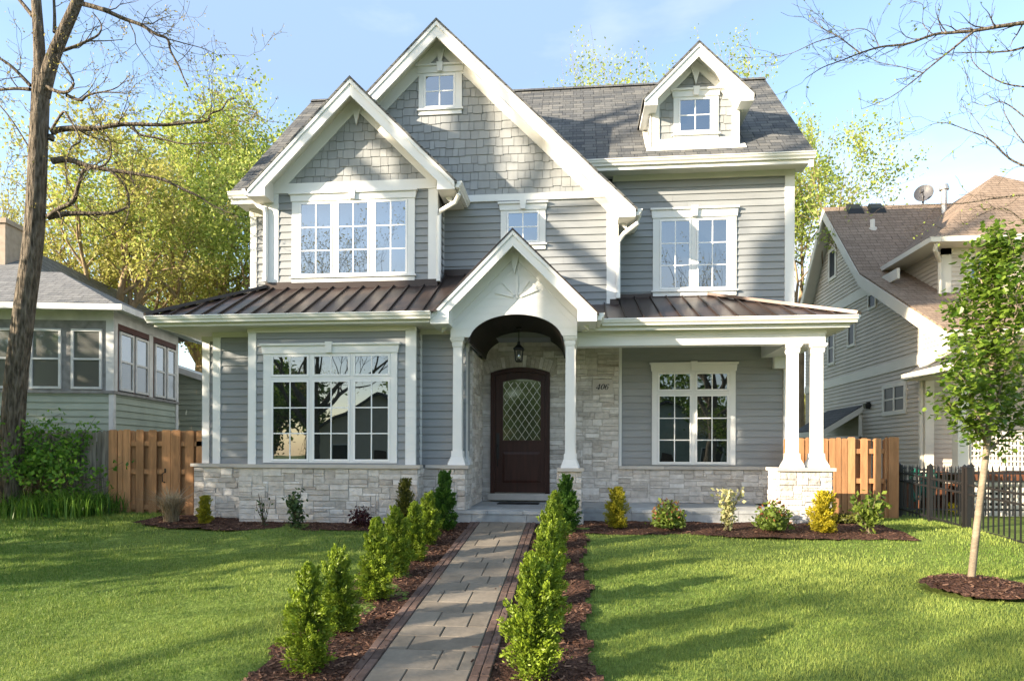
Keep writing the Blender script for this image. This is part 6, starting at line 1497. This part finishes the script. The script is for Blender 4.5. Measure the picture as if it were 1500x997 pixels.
# street trees in front of the plot: they shade the facade and stand mirrored in the windows
ST = "street trees in front of the houses"
broad_tree("leafy street tree in front of the left neighbour", -13.2, 5.6, 8.6, 301, 'leaf_green', 8000, leaf=.15, spread=.36, trunk_r=.18, fork=.16, nl=10, dep=2, group=ST, wid=.5, L0=2.9)
broad_tree("leafy street tree further along the left neighbour's lawn", -17.5, 6.6, 8.0, 302, 'leaf_green', 6500, leaf=.16, spread=.42, trunk_r=.18, fork=.18, nl=9, dep=2, group=ST, wid=.7, L0=2.9)
broad_tree("tall bare street tree left of the lawn", -13.85, 2.9, 17.0, 303, 'leaf_bud', 900, leaf=.07, spread=.2, trunk_r=.30, fork=.70, nl=3, dep=0, group=ST, L0=5.0, up=.15, wid=.8, lean=(.5, .1))
broad_tree("second tall bare street tree behind the first along the kerb", -18.2, 2.15, 21.0, 304, 'leaf_bud', 500, leaf=.07, spread=.2, trunk_r=.29, fork=.70, nl=4, dep=1, group=ST, L0=4.0, up=.12, wid=.9, lean=(-.3, .5))
broad_tree("tall budding street tree further left by the road", -18.5, -5.6, 11.5, 305, 'leaf_lime', 2500, leaf=.12, spread=.3, trunk_r=.22, fork=.4, nl=5, dep=2, group=ST)
broad_tree("tall twiggy budding tree across the road opposite the left bay", -17.0, -21, 21.0, 307, 'leaf_bud', 14000, leaf=.07, spread=.25, trunk_r=.35, fork=.22, nl=7, dep=4, group=ST, L0=6.0)
broad_tree("bare branching tree across the road opposite the porch window", 9.5, -21, 19.0, 309, 'leaf_bud', 1500, leaf=.09, spread=.25, trunk_r=.28, fork=.3, nl=6, dep=3, group=ST, L0=5.5)
broad_tree("dense green tree across the road opposite the porch", 13.0, -24, 8.5, 311, 'leaf_green', 16000, leaf=.2, spread=.5, trunk_r=.3, fork=.22, nl=8, dep=3, group=ST)
broad_tree("dense green tree across the road further left", -24, -22, 8.5, 313, 'leaf_green', 16000, leaf=.2, spread=.5, trunk_r=.3, fork=.22, nl=8, dep=3, group=ST)
broad_tree("young leafy tree across the road opposite the entry", -2.5, -20, 8.0, 315, 'leaf_green', 9000, leaf=.16, spread=.4, trunk_r=.2, fork=.25, nl=7, dep=3, group=ST)
def far_house(lab, x, y, wd, h, wm, rm):
    t = thing("house", lab, "house", (x, y, -1.0)); c = MB(); c.box(x - wd / 2, x + wd / 2, y - 8, y, -1.1, h); c.xz([(x - wd / 2, h), (x + wd / 2, h), (x, h + 2.6)], y - 8, y); c.build("wall", M[wm], t)
    c = MB(); c.xz([(x - wd / 2 - .5, h - .25), (x, h + 2.85), (x, h + 2.65), (x - wd / 2 - .5, h - .45)], y - 8.4, y + .5); c.xz([(x + wd / 2 + .5, h - .25), (x, h + 2.85), (x, h + 2.65), (x + wd / 2 + .5, h - .45)], y - 8.4, y + .5); c.build("roof", M[rm], t)
    for k in (-.3, .3):
        c = MB(); cx = x + wd * k; c.box(cx - .8, cx + .8, y, y + .06, .2, 1.8); w_ = c.build("window", M['trim'], t); c = MB(); c.box(cx - .7, cx + .7, y + .06, y + .07, .3, 1.7); c.build("pane", M['glass_dim'], w_)
    c = MB(); c.box(x - .5, x + .5, y, y + .06, -.9, 1.3); c.build("door", M['door'], t)
far_house("low tan house across the road opposite the left bay", -15, -30, 11, 3.0, 'taupe', 'darkroof')
far_house("low sage house across the road opposite the porch", 8, -31, 12, 3.0, 'sage', 'darkroof')
for lab, x, y, h, sd in (("far dense tree behind the houses across the road, leftmost", -27, -36, 12, 321), ("far dense tree behind the tan house across the road", -13, -41, 13, 323), ("far dense tree between the houses across the road", -3, -38, 11, 325), ("far dense tree behind the sage house across the road", 8, -42, 12, 327)):
    broad_tree(lab, x, y, h, sd, 'leaf_green', 9000, leaf=.32, spread=.6, trunk_r=.3, fork=.2, nl=8, dep=3, group=ST)
